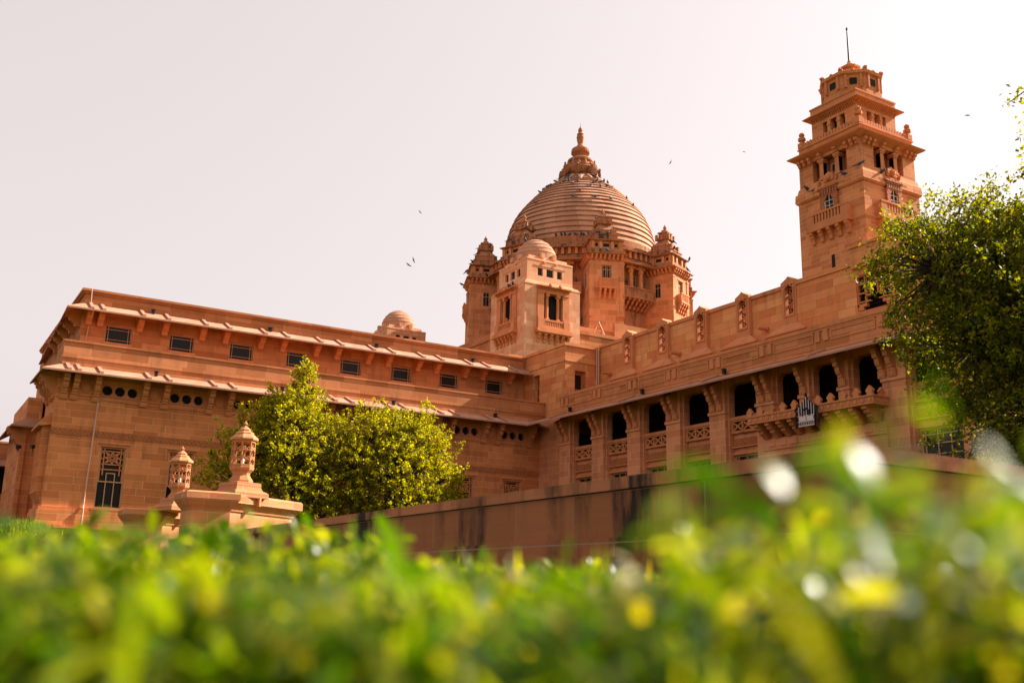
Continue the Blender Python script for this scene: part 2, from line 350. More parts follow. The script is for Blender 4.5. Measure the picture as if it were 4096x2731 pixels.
e = sloped_eave([((8.0, 18, 14.55), (7.0, 18, 14.0)), ((7.3, 2.5, 14.55), (6.36, 1.3, 14.0)), ((35, 2.5, 14.55), (35, 1.3, 14.0))], ribs(ub, 2.5, 14.55, 1.35, 14.02)); e.build('upper_eave', 'eave', lw)
e = sloped_eave([((9.1, 45, 10.6), (8.0, 45, 10.13)), ((7.6, 3.7, 10.6), (6.45, 3.7, 10.13))], []); e.build('lower_eave', 'eave', lw)
e = sloped_eave([((6.2, 3.6, 10.62), (5.3, 3.6, 10.15)), ((6.2, 0, 10.62), (5.32, -1.2, 10.15)), ((35.1, 0, 10.62), (34.6, -1.2, 10.15))], ribs(lb, 0, 10.62, -1.15, 10.17)); e.build('lower_eave', 'eave', lw)
b0 = bracket_mb(BR_SHORT, .30).build('bracket', 'trim', lw, (ub[0], 2.5, 13.36))
for u in ub[1:]: cp(b0, lw, (u, 2.5, 13.36))
for k in range(5): cp(b0, lw, (7.3, 3.2+1.9*k, 13.36), -math.pi/2)
b1 = bracket_mb(BR_LONG, .27, 0, (.13, .26, .36)).build('bracket', 'trim', lw, (lb[0], 0, 8.92))
for u in lb[1:]: cp(b1, lw, (u, 0, 8.92))
for y in (.4, 1.2, 2.6): cp(b1, lw, (6.2, y, 8.92), -math.pi/2)
for c in bays:
    grid_window(lw, c-.67, c+.67, 12.6, 13.52, 2.6, (.115, .885), (.2, .8), .03, .04)
    m = MB(); m.box(c-.76, c+.76, 2.38, 2.5, 12.48, 12.59); m.build('sill', 'trim', lw)
# lower windows: stone tracery above a barred sash
def tracery(u0, u1, z0, z1, y):
    m = MB(); w, h = u1-u0, z1-z0; cu, cz = (u0+u1)/2, z0+h*.60
    t = .05
    def seg(a, b, ww=.028): 
        p, q = Vector((a[0], y, a[1])), Vector((b[0], y, b[1])); d = (q-p); n = Vector((-d.z, 0, d.x)).normalized()
        m.obox((p+q)/2, d/2, Vector((0, .05, 0)), n*ww)
    for z in (z0+.04, z1-.04, z1-.2, z0+.30): seg((u0, z), (u1, z))
    for u in (u0+.03, u0+.18, u1-.18, u1-.03): seg((u, z0-.25 if u in (u0+.18, u1-.18) else z0), (u, z1))
    for k in (.25, .5, .75):
        for a, b in ((u0+.03, u0+.18), (u1-.18, u1-.03)): seg((a, z0+h*k), (b, z0+h*k))
    ia, ib, ja, jb = u0+.18, u1-.18, z0+.3, z1-.2; cz = (ja+jb)/2; ru, rz_ = (ib-ia)/2, (jb-ja)/2
    for k in range(8):
        a = math.pi/4*k; a2 = a+math.pi/8
        po = (cu+ru*min(1, 1.1)*math.cos(a)*(1.15 if k % 2 else 1), cz+rz_*math.sin(a)*(1.15 if k % 2 else 1))
        for s in (-1, 1):
            pi_ = (cu+ru*.42*math.cos(a+s*math.pi/8), cz+rz_*.42*math.sin(a+s*math.pi/8)); seg(po, pi_, .03)
            seg(pi_, (cu+ru*.18*math.cos(a), cz+rz_*.18*math.sin(a)), .025)
    seg((u0+.03, z0-.0), (u0+.03, z0-.55), .035); seg((u1-.03, z0), (u1-.03, z0-.55), .035)
    return m
w0 = None
for c in bays:
    if w0 is None:
        m = MB(); m.box(-.64, -.58, .05, .2, 3.67, 6.72); m.box(.58, .64, .05, .2, 3.67, 6.72); m.box(-.58, .58, .06, .19, 4.95, 5.01)
        for u in (-.2, .2): m.box(u-.022, u+.022, .08, .14, 3.67, 5.42)
        m.box(-.2, .2, .082, .138, 5.38, 5.43); m.box(-.58, .58, .05, .2, 3.67, 3.73)
        w0 = m.build('window', 'bar', lw, (c, 0, 0))
        tracery(-.58, .58, 5.55, 6.7, .13).build('tracery', 'trim', w0)
        gl = MB(); gl.quad((-.64, .25, 3.6), (.64, .25, 3.6), (.64, .25, 6.75), (-.64, .25, 6.75)); gl.build('glass', 'glass', w0)
        m = MB(); m.box(-.82, .82, -.06, -.001, 6.84, 6.92); m.box(-.84, -.76, -.05, -.001, 6.3, 6.84); m.box(.76, .84, -.05, -.001, 6.3, 6.84)
        m.build('surround', 'trim', w0); m = MB(); m.box(-.78, .78, -.09, -.001, 3.55, 3.66); m.build('sill', 'trim', w0)
    else: cp(w0, lw, (c, 0, 0))
def oct_panel(cells, hw, hh, r, y, d):
    m = MB()
    for cu, cz in cells:
        o = [(cu+r*math.cos(math.pi/8+math.pi/4*k)/math.cos(math.pi/8), cz+r*math.sin(math.pi/8+math.pi/4*k)/math.cos(math.pi/8)) for k in range(8)]
        s = []
        for k in range(8):
            a = math.pi/8+math.pi/4*k; ca, sa = math.cos(a), math.sin(a); f = 1/max(abs(ca), abs(sa)); s.append((cu+hw*ca*f, cz+hh*sa*f))
        corner = {0: (cu+hw, cz+hh), 2: (cu-hw, cz+hh), 4: (cu-hw, cz-hh), 6: (cu+hw, cz-hh)}
        for k in range(8):
            j = (k+1) % 8
            if k in corner: pts = [s[k], corner[k], s[j]]
            else: pts = [s[k], s[j]]
            m.quad(*[(a, y, b) for a, b in pts], (o[j][0], y, o[j][1]), (o[k][0], y, o[k][1]))
            m.quad((o[k][0], y, o[k][1]), (o[j][0], y, o[j][1]), (o[j][0], y+d, o[j][1]), (o[k][0], y+d, o[k][1]))
            t = .035; oo = [(cu+(a-cu)*1.14, cz+(b-cz)*1.14) for a, b in (o[k], o[j])]
            m.quad((o[k][0], y-.02, o[k][1]), (o[j][0], y-.02, o[j][1]), (oo[1][0], y-.003, oo[1][1]), (oo[0][0], y-.003, oo[0][1]))
    return m
v0 = None
for c in bays:
    if v0 is None:
        m = oct_panel([(-.61, 9.55), (0, 9.55), (.61, 9.55)], .305, .35, .235, .06, .2)
        m.box(-.98, -.915, .03, .2, 9.18, 9.9); m.box(.915, .98, .03, .2, 9.18, 9.9)
        v0 = m.build('vent_panel', 'trim', lw, (c, 0, 0))
        d = MB(); d.quad((-1, .3, 9.1), (1, .3, 9.1), (1, .3, 9.95), (-1, .3, 9.95)); d.build('opening', 'black', v0)
    else: cp(v0, lw, (c, 0, 0))
for c in [7.55]+[b+P/2 for b in bays]:
    m = MB(); w = .40
    m.box(c-w, c+w, -.05, -.002, 9.12, 9.2); m.box(c-w, c+w, -.05, -.002, 9.9, 9.97); m.box(c-w, c-w+.07, -.05, -.002, 9.2, 9.9); m.box(c+w-.07, c+w, -.05, -.002, 9.2, 9.9)
    m.prism([(c+.27*math.cos(math.pi/8+math.pi/4*k), 9.55+.27*math.sin(math.pi/8+math.pi/4*k)) for k in range(8)], 'y', -.045, -.002)
    m.prism([(c+.2*math.cos(math.pi/6*k), 9.55+.2*math.sin(math.pi/6*k)) for k in range(12)], 'y', -.07, -.045)
    m.build('roundel', 'trim', lw)
def vent(parent, u, y, z):
    m = MB(); m.box(u-.07, u+.07, y-.1, y+.08, z-.12, z+.1); m.box(u-.11, u+.11, y-.14, y+.08, z+.1, z+.13); m.build('vent', 'iron', parent)
for u in (10.82, 17.43, 24.16, 30.95): vent(lw, u, 2.3, 14.56)
for u in (10.82, 17.6, 24.34, 31.27): vent(lw, u, -.2, 10.66)
m = MB(); m.tube([(8.2, -.06, 9.2), (8.08, -.06, 3.75), (8.07, -.22, 3.55), (8.05, -.22, 2.8)], .04); m.build('downpipe', 'pale', lw)
m = MB(); m.tube([(7.56, 2.2, 15.3), (7.6, 2.25, 14.5), (7.66, 1.3, 14.05), (7.66, 2.4, 13.5), (7.55, 2.44, 11.95)], .022); m.build('cable', 'pale', lw)
# west flank: hooded oriel and projecting bay
m = MB(); m.box(5.88, 6.2, .5, 2.6, 4.3, 7.6); m.prism([(6.2, 8.2), (6.2, 7.6), (5.62, 7.5), (5.62, 7.6), (5.85, 7.95)], 'y', .25, 2.9); m.prism([(6.2, 4.6), (5.84, 4.6), (5.9, 4.3), (6.2, 3.8)], 'y', .45, 2.65)
for y in (.5, 1.1, 1.7, 2.3): m.box(5.84, 5.88, y, y+.14, 4.6, 7.55)
m.build('oriel', 'wall', lw)
m = MB(); m.box(5.8, 6.9, 9.5, 17, 1.5, 9.0); m.box(5.9, 6.7, 9.5, 17, 9.0, 10.35); m.box(5.65, 6.95, 9.3, 17, 1.5, 3.0)
for u in (5.85, 6.35): m.box(u, u+.2, 9.38, 9.5, 3.0, 8.3)
m.build('side_bay', 'wall', lw)
e = sloped_eave([((6.9, 9.5, 9.1), (6.9, 8.7, 8.6)), ((5.85, 9.5, 9.1), (5.1, 8.7, 8.6)), ((5.85, 17, 9.1), (5.1, 17, 8.6))], []); e.build('side_eave', 'eave', lw)
for y in (9.7, 10.3): cp(b1, lw, (5.8, y, 7.4), -math.pi/2)
# ------------------------------------------------------------------ right wing (facade faces -X): local x = -Y, local y = X-34.2
rw = thing('arcade_wing', (34.2, 0, 0), 'sandstone arcade wing with deep dark openings, bracketed pillars and a jutting merlon balcony', 'palace wing', rz=-math.pi/2)
pil = [-50.42+3.335*k for k in range(5)]; WY = .48
pil_all = pil+[-33.62]
right_pil = [-26.6, -23.1, -19.6, -16.1]
op_t, op_b = 10.15, 8.5
def opening(u0, u1, parent, rail=True):
    pass
m = MB(); hl = []; opens = []
for a, b in list(zip(pil_all, pil_all[1:]))+list(zip(right_pil, right_pil[1:])): opens.append((a+.62, b-.62))
balc_open = [(-33.25, -31.75), (-31.05, -29.55), (-28.8, -27.35)]
for a, b in opens: hl.append((a, b, op_b, op_t)); hl.append((a+.08, b-.08, 4.2, 6.66))
for a, b in balc_open: hl.append((a, b, 8.0, op_t))
m.wall(-54.0, -10, 1.5, 10.7, hl, WY, .14)
m.build('wall', 'arcade', rw)
m = MB()                                  # gallery behind the openings, its shade put into a dark colour
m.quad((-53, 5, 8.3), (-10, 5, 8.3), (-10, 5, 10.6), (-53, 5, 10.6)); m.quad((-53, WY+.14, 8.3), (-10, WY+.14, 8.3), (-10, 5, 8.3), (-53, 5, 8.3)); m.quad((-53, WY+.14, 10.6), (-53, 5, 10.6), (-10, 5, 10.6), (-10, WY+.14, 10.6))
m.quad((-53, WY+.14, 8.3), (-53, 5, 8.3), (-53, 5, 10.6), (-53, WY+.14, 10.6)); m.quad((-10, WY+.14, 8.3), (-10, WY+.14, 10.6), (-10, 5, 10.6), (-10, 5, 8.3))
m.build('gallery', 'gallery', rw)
def pillar(u, hw=.56, z0=1.5):
    m = MB(); m.box(u-hw, u+hw, 0, .57, z0, 10.4); m.box(u-hw-.09, u+hw+.09, .20, .56, z0, 10.4); m.box(u-hw-.05, u+hw+.05, -.06, .5, 8.72, 8.88); return m.build('pillar', 'arcade', rw)
for u in pil+[-33.83]: pillar(u)
for u in right_pil: pillar(u, .58)
for u in (-31.4, -29.18): pillar(u, .30, 6)
# capitals: stepped corner corbels in each opening
for a, b in opens+balc_open:
    m = MB()
    for s, e_ in ((a, 1), (b, -1)):
        for k, (w, h0, h1) in enumerate(((.10, 9.92, 10.05), (.22, 10.05, 10.15))):
            x0, x1 = sorted((s, s+e_*min(w, (b-a)*.4))); m.box(x0, x1, .24+.04*k, .58, h0, h1)
    m.box(a-.03, b+.03, .21, WY-.002, 10.15, 10.42); m.build('lintel', 'trim', rw)
# balustrades, carved bands, ground floor windows
for a, b in opens:
    m = MB(); m.box(a-.0, b+.0, .25, WY-.002, 8.36, 8.52); m.box(a, b, .31, WY-.003, 7.72, 7.84); m.box(a, b, .29, WY-.004, 8.28, 8.355)
    n = 3; x0, x1 = a+.08, b-.08; w = (x1-x0)/n
    for k in range(n+1): m.box(x0+w*k-.05, x0+w*k+.05, .33, .47, 7.84, 8.28)
    for k in range(n):
        for p, q in (((x0+w*k+.05, 7.86), (x0+w*(k+1)-.05, 8.26)), ((x0+w*k+.05, 8.26), (x0+w*(k+1)-.05, 7.86))):
            pp, qq = Vector((p[0], .40, p[1])), Vector((q[0], .40, q[1])); dd = qq-pp; m.obox((pp+qq)/2, dd/2, Vector((0, .05, 0)), Vector((-dd.z, 0, dd.x)).normalized()*.04)
        m.prism([(x0+w*(k+.5)+.07*math.cos(i*math.pi/2), 8.06+.07*math.sin(i*math.pi/2)) for i in range(4)], 'y', .33, .45)
    rl = m.build('balustrade', 'trim', rw)
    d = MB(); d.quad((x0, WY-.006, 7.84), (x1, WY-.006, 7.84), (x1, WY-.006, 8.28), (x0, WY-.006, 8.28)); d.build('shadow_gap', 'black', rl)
    m = MB(); m.box(a, b, .39, WY-.002, 7.13, 7.46); m.build('carved_band', 'carved', rw)
    m = MB(); m.box(a-.02, b+.02, .35, WY-.002, 6.68, 6.8); m.box(a-.02, b+.02, .33, WY-.002, 7.02, 7.1); m.build('string_course', 'trim', rw)
    grid_window(rw, a+.08, b-.08, 4.2, 6.66, .52, (.09, .36, .64, .91), (.08, .25, .42, .58, .75, .90), .045, .06)
# eave and brackets
eu = [u+s*.26 for u in pil+[-33.72, -26.85] for s in (-1, 1)]
e = sloped_eave([((-54, 0, 10.62), (-52.8, -1.2, 10.15)), ((-10, 0, 10.62), (-10, -1.2, 10.15))], [((u, 0, 10.62), (u, -1.15, 10.17)) for u in (-50.35, -43.63, -36.9, -30.1, -23.4)]); e.build('lower_eave', 'eave', rw)
BR_R = [(o*.72, z) for o, z in BR_LONG]
bb = bracket_mb(BR_R, .23, 0, (.12, .30, .36)).build('bracket', 'trim', rw, (eu[0], 0, 8.90))
for u in eu[1:]+[-31.4, -29.18]+[u+s*.3 for u in right_pil[1:] for s in (-1, 1)]: cp(bb, rw, (u, 0, 8.90))
# frieze and cornice above the eave
m = MB(); m.wall(-51.0, -10, 10.4, 11.55, (), 0, .2); m.quad((-51, 0, 10.4), (-51, 1, 10.4), (-51, 1, 11.8), (-51, 0, 11.8)); m.build('frieze', 'wall_up', rw)
m = MB(); m.box(-51.05, -10, -.09, .4, 11.66, 11.82); m.box(-51.03, -10, -.05, .2, 11.56, 11.66); m.box(-51.0, -10, -.05, -.001, 10.62, 10.72)
for u in pil+[-33.6, -30.2, -26.8, -23.4, -20, -16.6]:
    for s in (-1, 1): m.box(u+s*.24-.13, u+s*.24+.13, -.07, -.001, 11.08, 11.56)
for a, b in zip(pil+[-33.6, -30.2, -26.8], pil[1:]+[-33.6, -30.2, -26.8, -23.4]):
    m.box(a+.55, b-.55, -.035, -.001, 11.46, 11.56); m.box(a+.55, b-.55, -.035, -.001, 11.05, 11.1); m.box(a+.5, a+.56, -.037, -.001, 11.05, 11.56); m.box(b-.56, b-.5, -.037, -.001, 11.05, 11.56)
m.quad((-51, .3, 11.82), (-10, .3, 11.82), (-10, 3.7, 11.82), (-51, 3.7, 11.82)); m.build('cornice', 'trim', rw)
# set-back parapet with lattice piers
fin = [-48.6, -45.25, -41.9, -38.55, -35.2]
m = MB(); m.wall(-51.8, -34.6, 11.8, 15.46, [(f-.25, f+.25, 14.0, 15.5-.02) for f in fin], 3.6, .4)
m.quad((-51.8, 4.0, 11.8), (-34.6, 4.0, 11.8), (-34.6, 4.0, 14.0), (-51.8, 4.0, 14.0))
prev = -51.8
for f in fin+[-34.35]: m.quad((prev, 4.0, 14), (f-.25, 4.0, 14), (f-.25, 4.0, 15.46), (prev, 4.0, 15.46)); prev = f+.25
m.build('parapet', 'wall_r', rw)
m = MB(); edges = [-51.8]+[x for f in fin for x in (f-.5, f+.5)]+[-34.6]
for a, b in zip(edges[0::2], edges[1::2]): m.box(a, b, 3.52, 4.05, 15.46, 15.66)
m.build('parapet_coping', 'trim', rw)
def lattice_pier(u):
    m = MB(); y = 3.38
    for s in (-1, 1): x0, x1 = sorted((u+s*.25, u+s*.5)); m.box(x0, x1, y, 4.02, 13.3, 15.55)
    m.box(u-.25, u+.25, y, 3.60, 13.3, 14.0)
    m.prism([(u-.52, 15.55), (u+.52, 15.55), (u+.5, 15.72), (u+.16, 15.88), (u, 16.0), (u-.16, 15.88), (u-.5, 15.72)], 'y', y-.03, 4.05)
    for s in (-1, 1): x0, x1 = sorted((u+s*.31, u+s*.36)); m.box(x0, x1, y-.05, y-.001, 13.95, 15.35)
    m.box(u-.36, u+.36, y-.05, y-.001, 13.88, 13.95)
    for s in (-1, 1): m.obox((u+s*.17, y-.025, 15.47), Vector((.19, 0, -.125*s*1.0)) if s > 0 else Vector((.19, 0, .125)), (0, .024, 0), (0, 0, .03))
    # flared foot
    i = len(m.v); m.v += [(u-.5, 3.36, 13.5), (u+.5, 3.36, 13.5), (u+1.35, 2.95, 13.0), (u-1.35, 2.95, 13.0), (u-1.35, 3.62, 13.0), (u+1.35, 3.62, 13.0), (u-.5, 3.62, 13.5), (u+.5, 3.62, 13.5)]
    m.f += [(i+3, i+2, i+1, i), (i+2, i+5, i+7, i+1), (i+4, i+3, i, i+6), (i, i+1, i+7, i+6), (i+3, i+4, i+5, i+2)]
    m.box(u-1.37, u+1.37, 2.9, 3.62, 12.92, 13.0); m.box(u-1.3, u+1.3, 3.0, 3.62, 11.8, 12.92)
    o = m.build('lattice_pier', 'trim', rw)
    l = MB(); yy = 3.62
    def seg(a, b, w=.034): 
        p, q = Vector((a[0], yy, a[1])), Vector((b[0], yy, b[1])); d = q-p; l.obox((p+q)/2, d/2, Vector((0, .04, 0)), Vector((-d.z, 0, d.x)).normalized()*w)
    h = (15.5-14.0)/3
    for k in range(3):
        z = 14.0+h*k; zc = z+h/2
        seg((u-.25, z), (u+.25, z)) if k else None
        seg((u-.25, z), (u+.25, z+h)); seg((u+.25, z), (u-.25, z+h))
        pts = [(u+.16*math.cos(math.pi/3*i+math.pi/6), zc+.16*math.sin(math.pi/3*i+math.pi/6)) for i in range(6)]
        for i in range(6): seg(pts[i], pts[(i+1) % 6])
        l.prism([(u+.075*math.cos(math.pi/3*i), zc+.075*math.sin(math.pi/3*i)) for i in range(6)], 'y', yy-.04, yy+.04)
    l.build('lattice', 'trim', o)
for f in fin: lattice_pier(f)
for u, z in ((-50.6, 13.62), (-43.95, 13.64), (-37.0, 13.64)):
    m = MB(); m.bar((u, 3.7, z), (u-.05, 2.95, z-.03), .10, 8); m.bar((u, 3.62, z), (u, 3.5, z), .16, 8); m.build('water_spout', 'trim', rw)
# tower base wall with the stepped stone screen
m = MB(); m.wall(-34.6, -10, 11.8, 15.4, [(-30.9, -29.0, 13.1, 14.85)], 3.3, .5); m.quad((-34.6, 3.3, 11.8), (-34.6, 4.2, 11.8), (-34.6, 4.2, 15.4), (-34.6, 3.3, 15.4))
m.box(-34.62, -31.0, 3.22, 4.2, 15.4, 15.62); m.box(-31.0, -28.0, 3.1, 4.4, 15.2, 16.2); m.box(-30.7, -28.4, 3.0, 3.099, 15.3, 15.9); m.box(-31.05, -27.9, 3.03, 4.4, 16.2, 16.32); m.box(-28.0, -10, 3.22, 4.2, 15.4, 15.62)
m.build('tower_base', 'wall_r', rw)
m = MB(); y = 3.36
def sb(x0, x1, z0, z1, d=.14): m.box(-30.9+x0, -30.9+x1, y, y+d, 13.1+z0, 13.1+z1)
for x in (0, .42, 1.42, 1.84): sb(x-.0, x+.06, .35 if x in (.42, 1.42) else 0, 1.75)
for z in (1.69, 1.3, .85, .42): 
    for a, b in ((.06, .72), (1.2, 1.84)): sb(a, b, z, z+.06, .13)
for x in (.72, 1.12): sb(x, x+.08, .75, 1.35, .15)
m.prism([(-30.9+.72, 14.45), (-30.9+.8, 14.45), (-30.9+.96, 14.62), (-30.9+1.12, 14.45), (-30.9+1.2, 14.45), (-30.9+.96, 14.72)], 'y', y, y+.15)
sb(.42, .8, .7, .78); sb(1.12, 1.5, .7, .78); sb(0, .5, .22, .36, .2); sb(1.4, 1.9, .22, .36, .2); sb(.06, .3, .06, .22, .16); sb(1.6, 1.84, .06, .22, .16)
w = m.build('stone_screen', 'trim', rw)
s_ = MB()
for k in range(9): s_.obox((-29.95, 3.6, 13.18+.19*k), (.9, 0, 0), (0, .06, -.04), (0, .01, .012))
s_.build('louvre', 'iron', w)
d = MB(); d.quad((-31, 3.78, 13), (-28.9, 3.78, 13), (-28.9, 3.78, 14.95), (-31, 3.78, 14.95)); d.build('opening', 'black', w)
# jharokha balcony
m = MB(); m.box(-34.0, -26.9, -1.0, .3, 7.72, 7.78); m.box(-34.0, -26.9, -.98, -.86, 7.78, 8.02); m.box(-34.0, -33.88, -.86, .3, 7.78, 8.02); m.box(-27.02, -26.9, -.86, .3, 7.78, 8.02)
m.box(-34.05, -26.85, -1.03, -.8, 8.02, 8.09); m.box(-34.05, -33.8, -.8, .3, 8.02, 8.09); m.box(-27.1, -26.85, -.8, .3, 8.02, 8.09)
for k in range(20):
    u = -33.82+.355*k; m.prism([(u+.1*math.cos(math.pi/5*i), 7.9+.1*math.sin(math.pi/5*i)) for i in range(10)], 'y', -1.01, -.975)
    m.box(u+.15, u+.2, -1.0, -.975, 7.79, 8.01)
for k in range(3):
    yy = -.65+.36*k; m.prism([(yy+.1*math.cos(math.pi/5*i), 7.9+.1*math.sin(math.pi/5*i)) for i in range(10)], 'x', -26.91, -26.87)
bal = m.build('balcony', 'trim', rw)
for k in range(11):
    u = -33.85+.68*k; q = MB(); q.prism([(u-.13, 8.09), (u+.13, 8.09), (u+.13, 8.2), (u+.19, 8.26), (u+.17, 8.3), (u, 8.48), (u-.17, 8.3), (u-.19, 8.26), (u-.13, 8.2)], 'y', -1.0, -.86); q.build('merlon', 'trim', bal)
for k in range(2):
    yy = -.35+.55*k; q = MB(); q.prism([(yy-.13, 8.09), (yy+.13, 8.09), (yy+.13, 8.2), (yy+.19, 8.26), (yy, 8.46), (yy-.19, 8.26), (yy-.13, 8.2)], 'x', -27.05, -26.91); q.build('merlon', 'trim', bal)
BR_BALC = [(0, .62), (.88, .62), (.88, .48), (.74, .45), (.76, .40), (.70, .33), (.56, .31), (.54, .2), (.40, .12), (.36, .08), (.3, .06), (.26, 0), (0, 0)]
cb0 = bracket_mb(BR_BALC, .25, .0).build('corbel', 'trim', bal, (-33.6, 0, 7.1))
for k in range(1, 10): cp(cb0, bal, (-33.6+.68*k, 0, 7.1))
for yy in (-.15, .2): pass
m = MB(); m.box(-33.9, -27.0, -.12, .9, 1.5, 7.1); m.box(-33.95, -26.95, -.18, -.121, 6.58, 6.66)
for k in range(10): m.box(-33.55+.68*k, -33.15+.68*k, -.15, -.121, 6.72, 6.98)
m.build('bay_wall', 'arcade', rw)
# corner block between the wings
cbk = MB(); cbk.v = []
m = MB(); m.wall(-57.6, -51.78, 9.8, 15.3, [(-55.45, -54.75, 11.2, 13.9)], .9, .35)
m.box(-58.4, -57.6, .25, 3, 10.4, 15.75); m.box(-57.6, -51.70, .82, 1.3, 15.3, 15.5); m.box(-52.2, -51.70, 1.3, 3.7, 15.3, 15.5)
# the face towards the lawn (-Y): local x = -51.78
hl = [(1.65, 2.5, 11.2, 13.78)]
us, zs = [.9, 1.65, 2.5, 3.6], [9.8, 11.2, 13.78, 15.3]
for i in range(3):
    for j in range(3):
        if i == 1 and j == 1: continue
        m.quad((-51.78, us[i], zs[j]), (-51.78, us[i+1], zs[j]), (-51.78, us[i+1], zs[j+1]), (-51.78, us[i], zs[j+1]))
for a in (1.65, 2.5): m.quad((-51.78, a, 11.2), (-52.1, a, 11.2), (-52.1, a, 13.78), (-51.78, a, 13.78))
m.quad((-51.78, 1.65, 13.78), (-51.78, 2.5, 13.78), (-52.1, 2.5, 13.78), (-52.1, 1.65, 13.78))
m.box(-57.6, -51.74, .86, .899, 14.3, 14.36); m.box(-51.779, -51.74, .86, 3.6, 14.3, 14.36)
m.quad((-57.6, 1, 15.3), (-51.78, 1, 15.3), (-51.78, 3.7, 15.3), (-57.6, 3.7, 15.3)); m.build('corner_block', 'wall_r', rw)
m = MB(); m.box(-55.45, -54.75, 1.2, 1.24, 11.2, 13.9); d0 = m.build('door', 'wood', rw)
g_ = MB()
for k in range(3): g_.box(-55.3, -54.9, 1.18, 1.199, 12.0+.6*k, 12.45+.6*k)
g_.build('glass', 'glass', d0)
m = MB(); m.box(-52.1, -52.06, 1.65, 2.5, 11.2, 13.78); d1 = m.build('door', 'wood', rw)
g_ = MB(); g_.box(-52.059, -52.04, 1.78, 2.3, 12.65, 13.55); g_.box(-52.059, -52.04, 1.78, 2.3, 12.1, 12.5); g_.build('glass', 'glass', d1)
m = MB(); m.bar((-51.68, 3.42, 15.45), (-51.68, 3.42, 11.9), .05); m.bar((-51.68, 3.28, 15.3), (-51.68, 3.28, 11.9), .035); m.build('downpipe', 'pale', rw)
for u in (-42.6, -36.2, -49.5): vent(rw, u, -.25, 10.72)
# ------------------------------------------------------------------ square tower
TX, TY = 40.25, 32.7
tw = thing('square_tower', (TX, TY, 0), 'tall square sandstone tower with stepped loggias and flared stone roofs rising on the right', 'tower')
m = MB(); h = 2.08
m.sq([(h, 11), (h, 19.85)])
for s in (0,): m.sq([(h+.06, 19.85), (h+.12, 19.95), (h+.1, 20.35), (h+.02, 20.42), (h-.03, 20.68), (2.0, 20.7)])
m.build('shaft', 'tower', tw)
def on_faces(fn, faces=(0, 1)):
    """fn(mb) builds in face space: x along, y=-h outwards; returned for -Y (0) and -X (1) faces"""
    for k in faces: fn(k)
def face_build(mb, name, mat, parent, k): return mb.build(name, mat, parent, rz=(0, -math.pi/2, math.pi, math.pi/2)[k])
for k in range(4):
    m = MB(); hh = 2.0; ops = [(-1.1, -.62, 20.78, 21.95), (-.38, .38, 20.78, 21.95), (.62, 1.1, 20.78, 21.95)]
    m.wall(-hh, hh, 20.7, 22.2, ops, -hh, .35); face_build(m, 'loggia_wall', 'tower', tw, k)
    m = MB(); m.quad((-1.5, -1.5, 20.7), (1.5, -1.5, 20.7), (1.5, -1.5, 22.2), (-1.5, -1.5, 22.2)); face_build(m, 'loggia_back', 'trim', tw, k)
    if k > 1: continue
    w = MB(); w.box(-.2, .2, -1.56, -1.501, 20.7, 21.6)
    w = grid_window(tw, -.22, .22, 20.75, 21.6, -1.6, (.5,), (.5,), .02, .04, 'pale'); w.rotation_euler.z = (0, -math.pi/2)[k]
    for u in (-.5, .5):
        c = MB(); c.box(u-.12, u+.12, -hh-.03, -hh+.25, 20.72, 22.1); c.box(u-.17, u+.17, -hh-.07, -hh+.28, 20.72, 20.86); c.box(u-.2, u+.2, -hh-.1, -hh+.28, 21.75, 21.85); c.box(u-.16, u+.16, -hh-.07, -hh+.28, 21.66, 21.75)
        c.prism([(-hh, 22.15), (-hh-.26, 22.15), (-hh-.26, 22.05), (-hh-.16, 21.98), (-hh-.16, 21.9), (-hh, 21.8)], 'x', u-.1, u+.1)
        face_build(c, 'column', 'trim', tw, k)
    for u in (-1.85, -1.55, -1.2, 1.2, 1.55, 1.85):
        c = MB(); c.prism([(-hh, 22.15), (-hh-.26, 22.15), (-hh-.26, 22.02), (-hh-.16, 21.96), (-hh-.14, 21.86), (-hh, 21.8)], 'x', u-.09, u+.09); face_build(c, 'bracket', 'trim', tw, k)
m = MB(); m.sq([(1.95, 22.1), (2.42, 22.36), (2.44, 22.42), (2.02, 22.66), (1.98, 22.66), (1.98, 22.86), (2.04, 22.88), (2.04, 22.94), (1.97, 22.96), (1.97, 23.06), (1.7, 23.06)]); m.build('lower_roof', 'trim', tw)
for k in range(2):
    m = MB()
    for i in range(17):
        u = -1.6+.2*i; m.prism([(u-.075, 23.06), (u+.075, 23.06), (u+.075, 23.22), (u, 23.29), (u-.075, 23.22)], 'y', -1.96, -1.84)
    face_build(m, 'merlon_row', 'trim', tw, k)
for x, y in ((-1.85, -1.85), (1.85, -1.85), (-1.85, 1.85), (1.85, 1.85)):
    m = MB(); m.sq([(.16, 23.0), (.16, 23.3), (.11, 23.34)], x, y); m.lathe([(.1, 23.3), (.1, 23.42), (.2, 23.46), (.2, 23.6), (.1, 23.66), (.14, 23.72), (.15, 23.82), (.08, 23.9)], 8, x, y); m.build('finial', 'trim', tw)
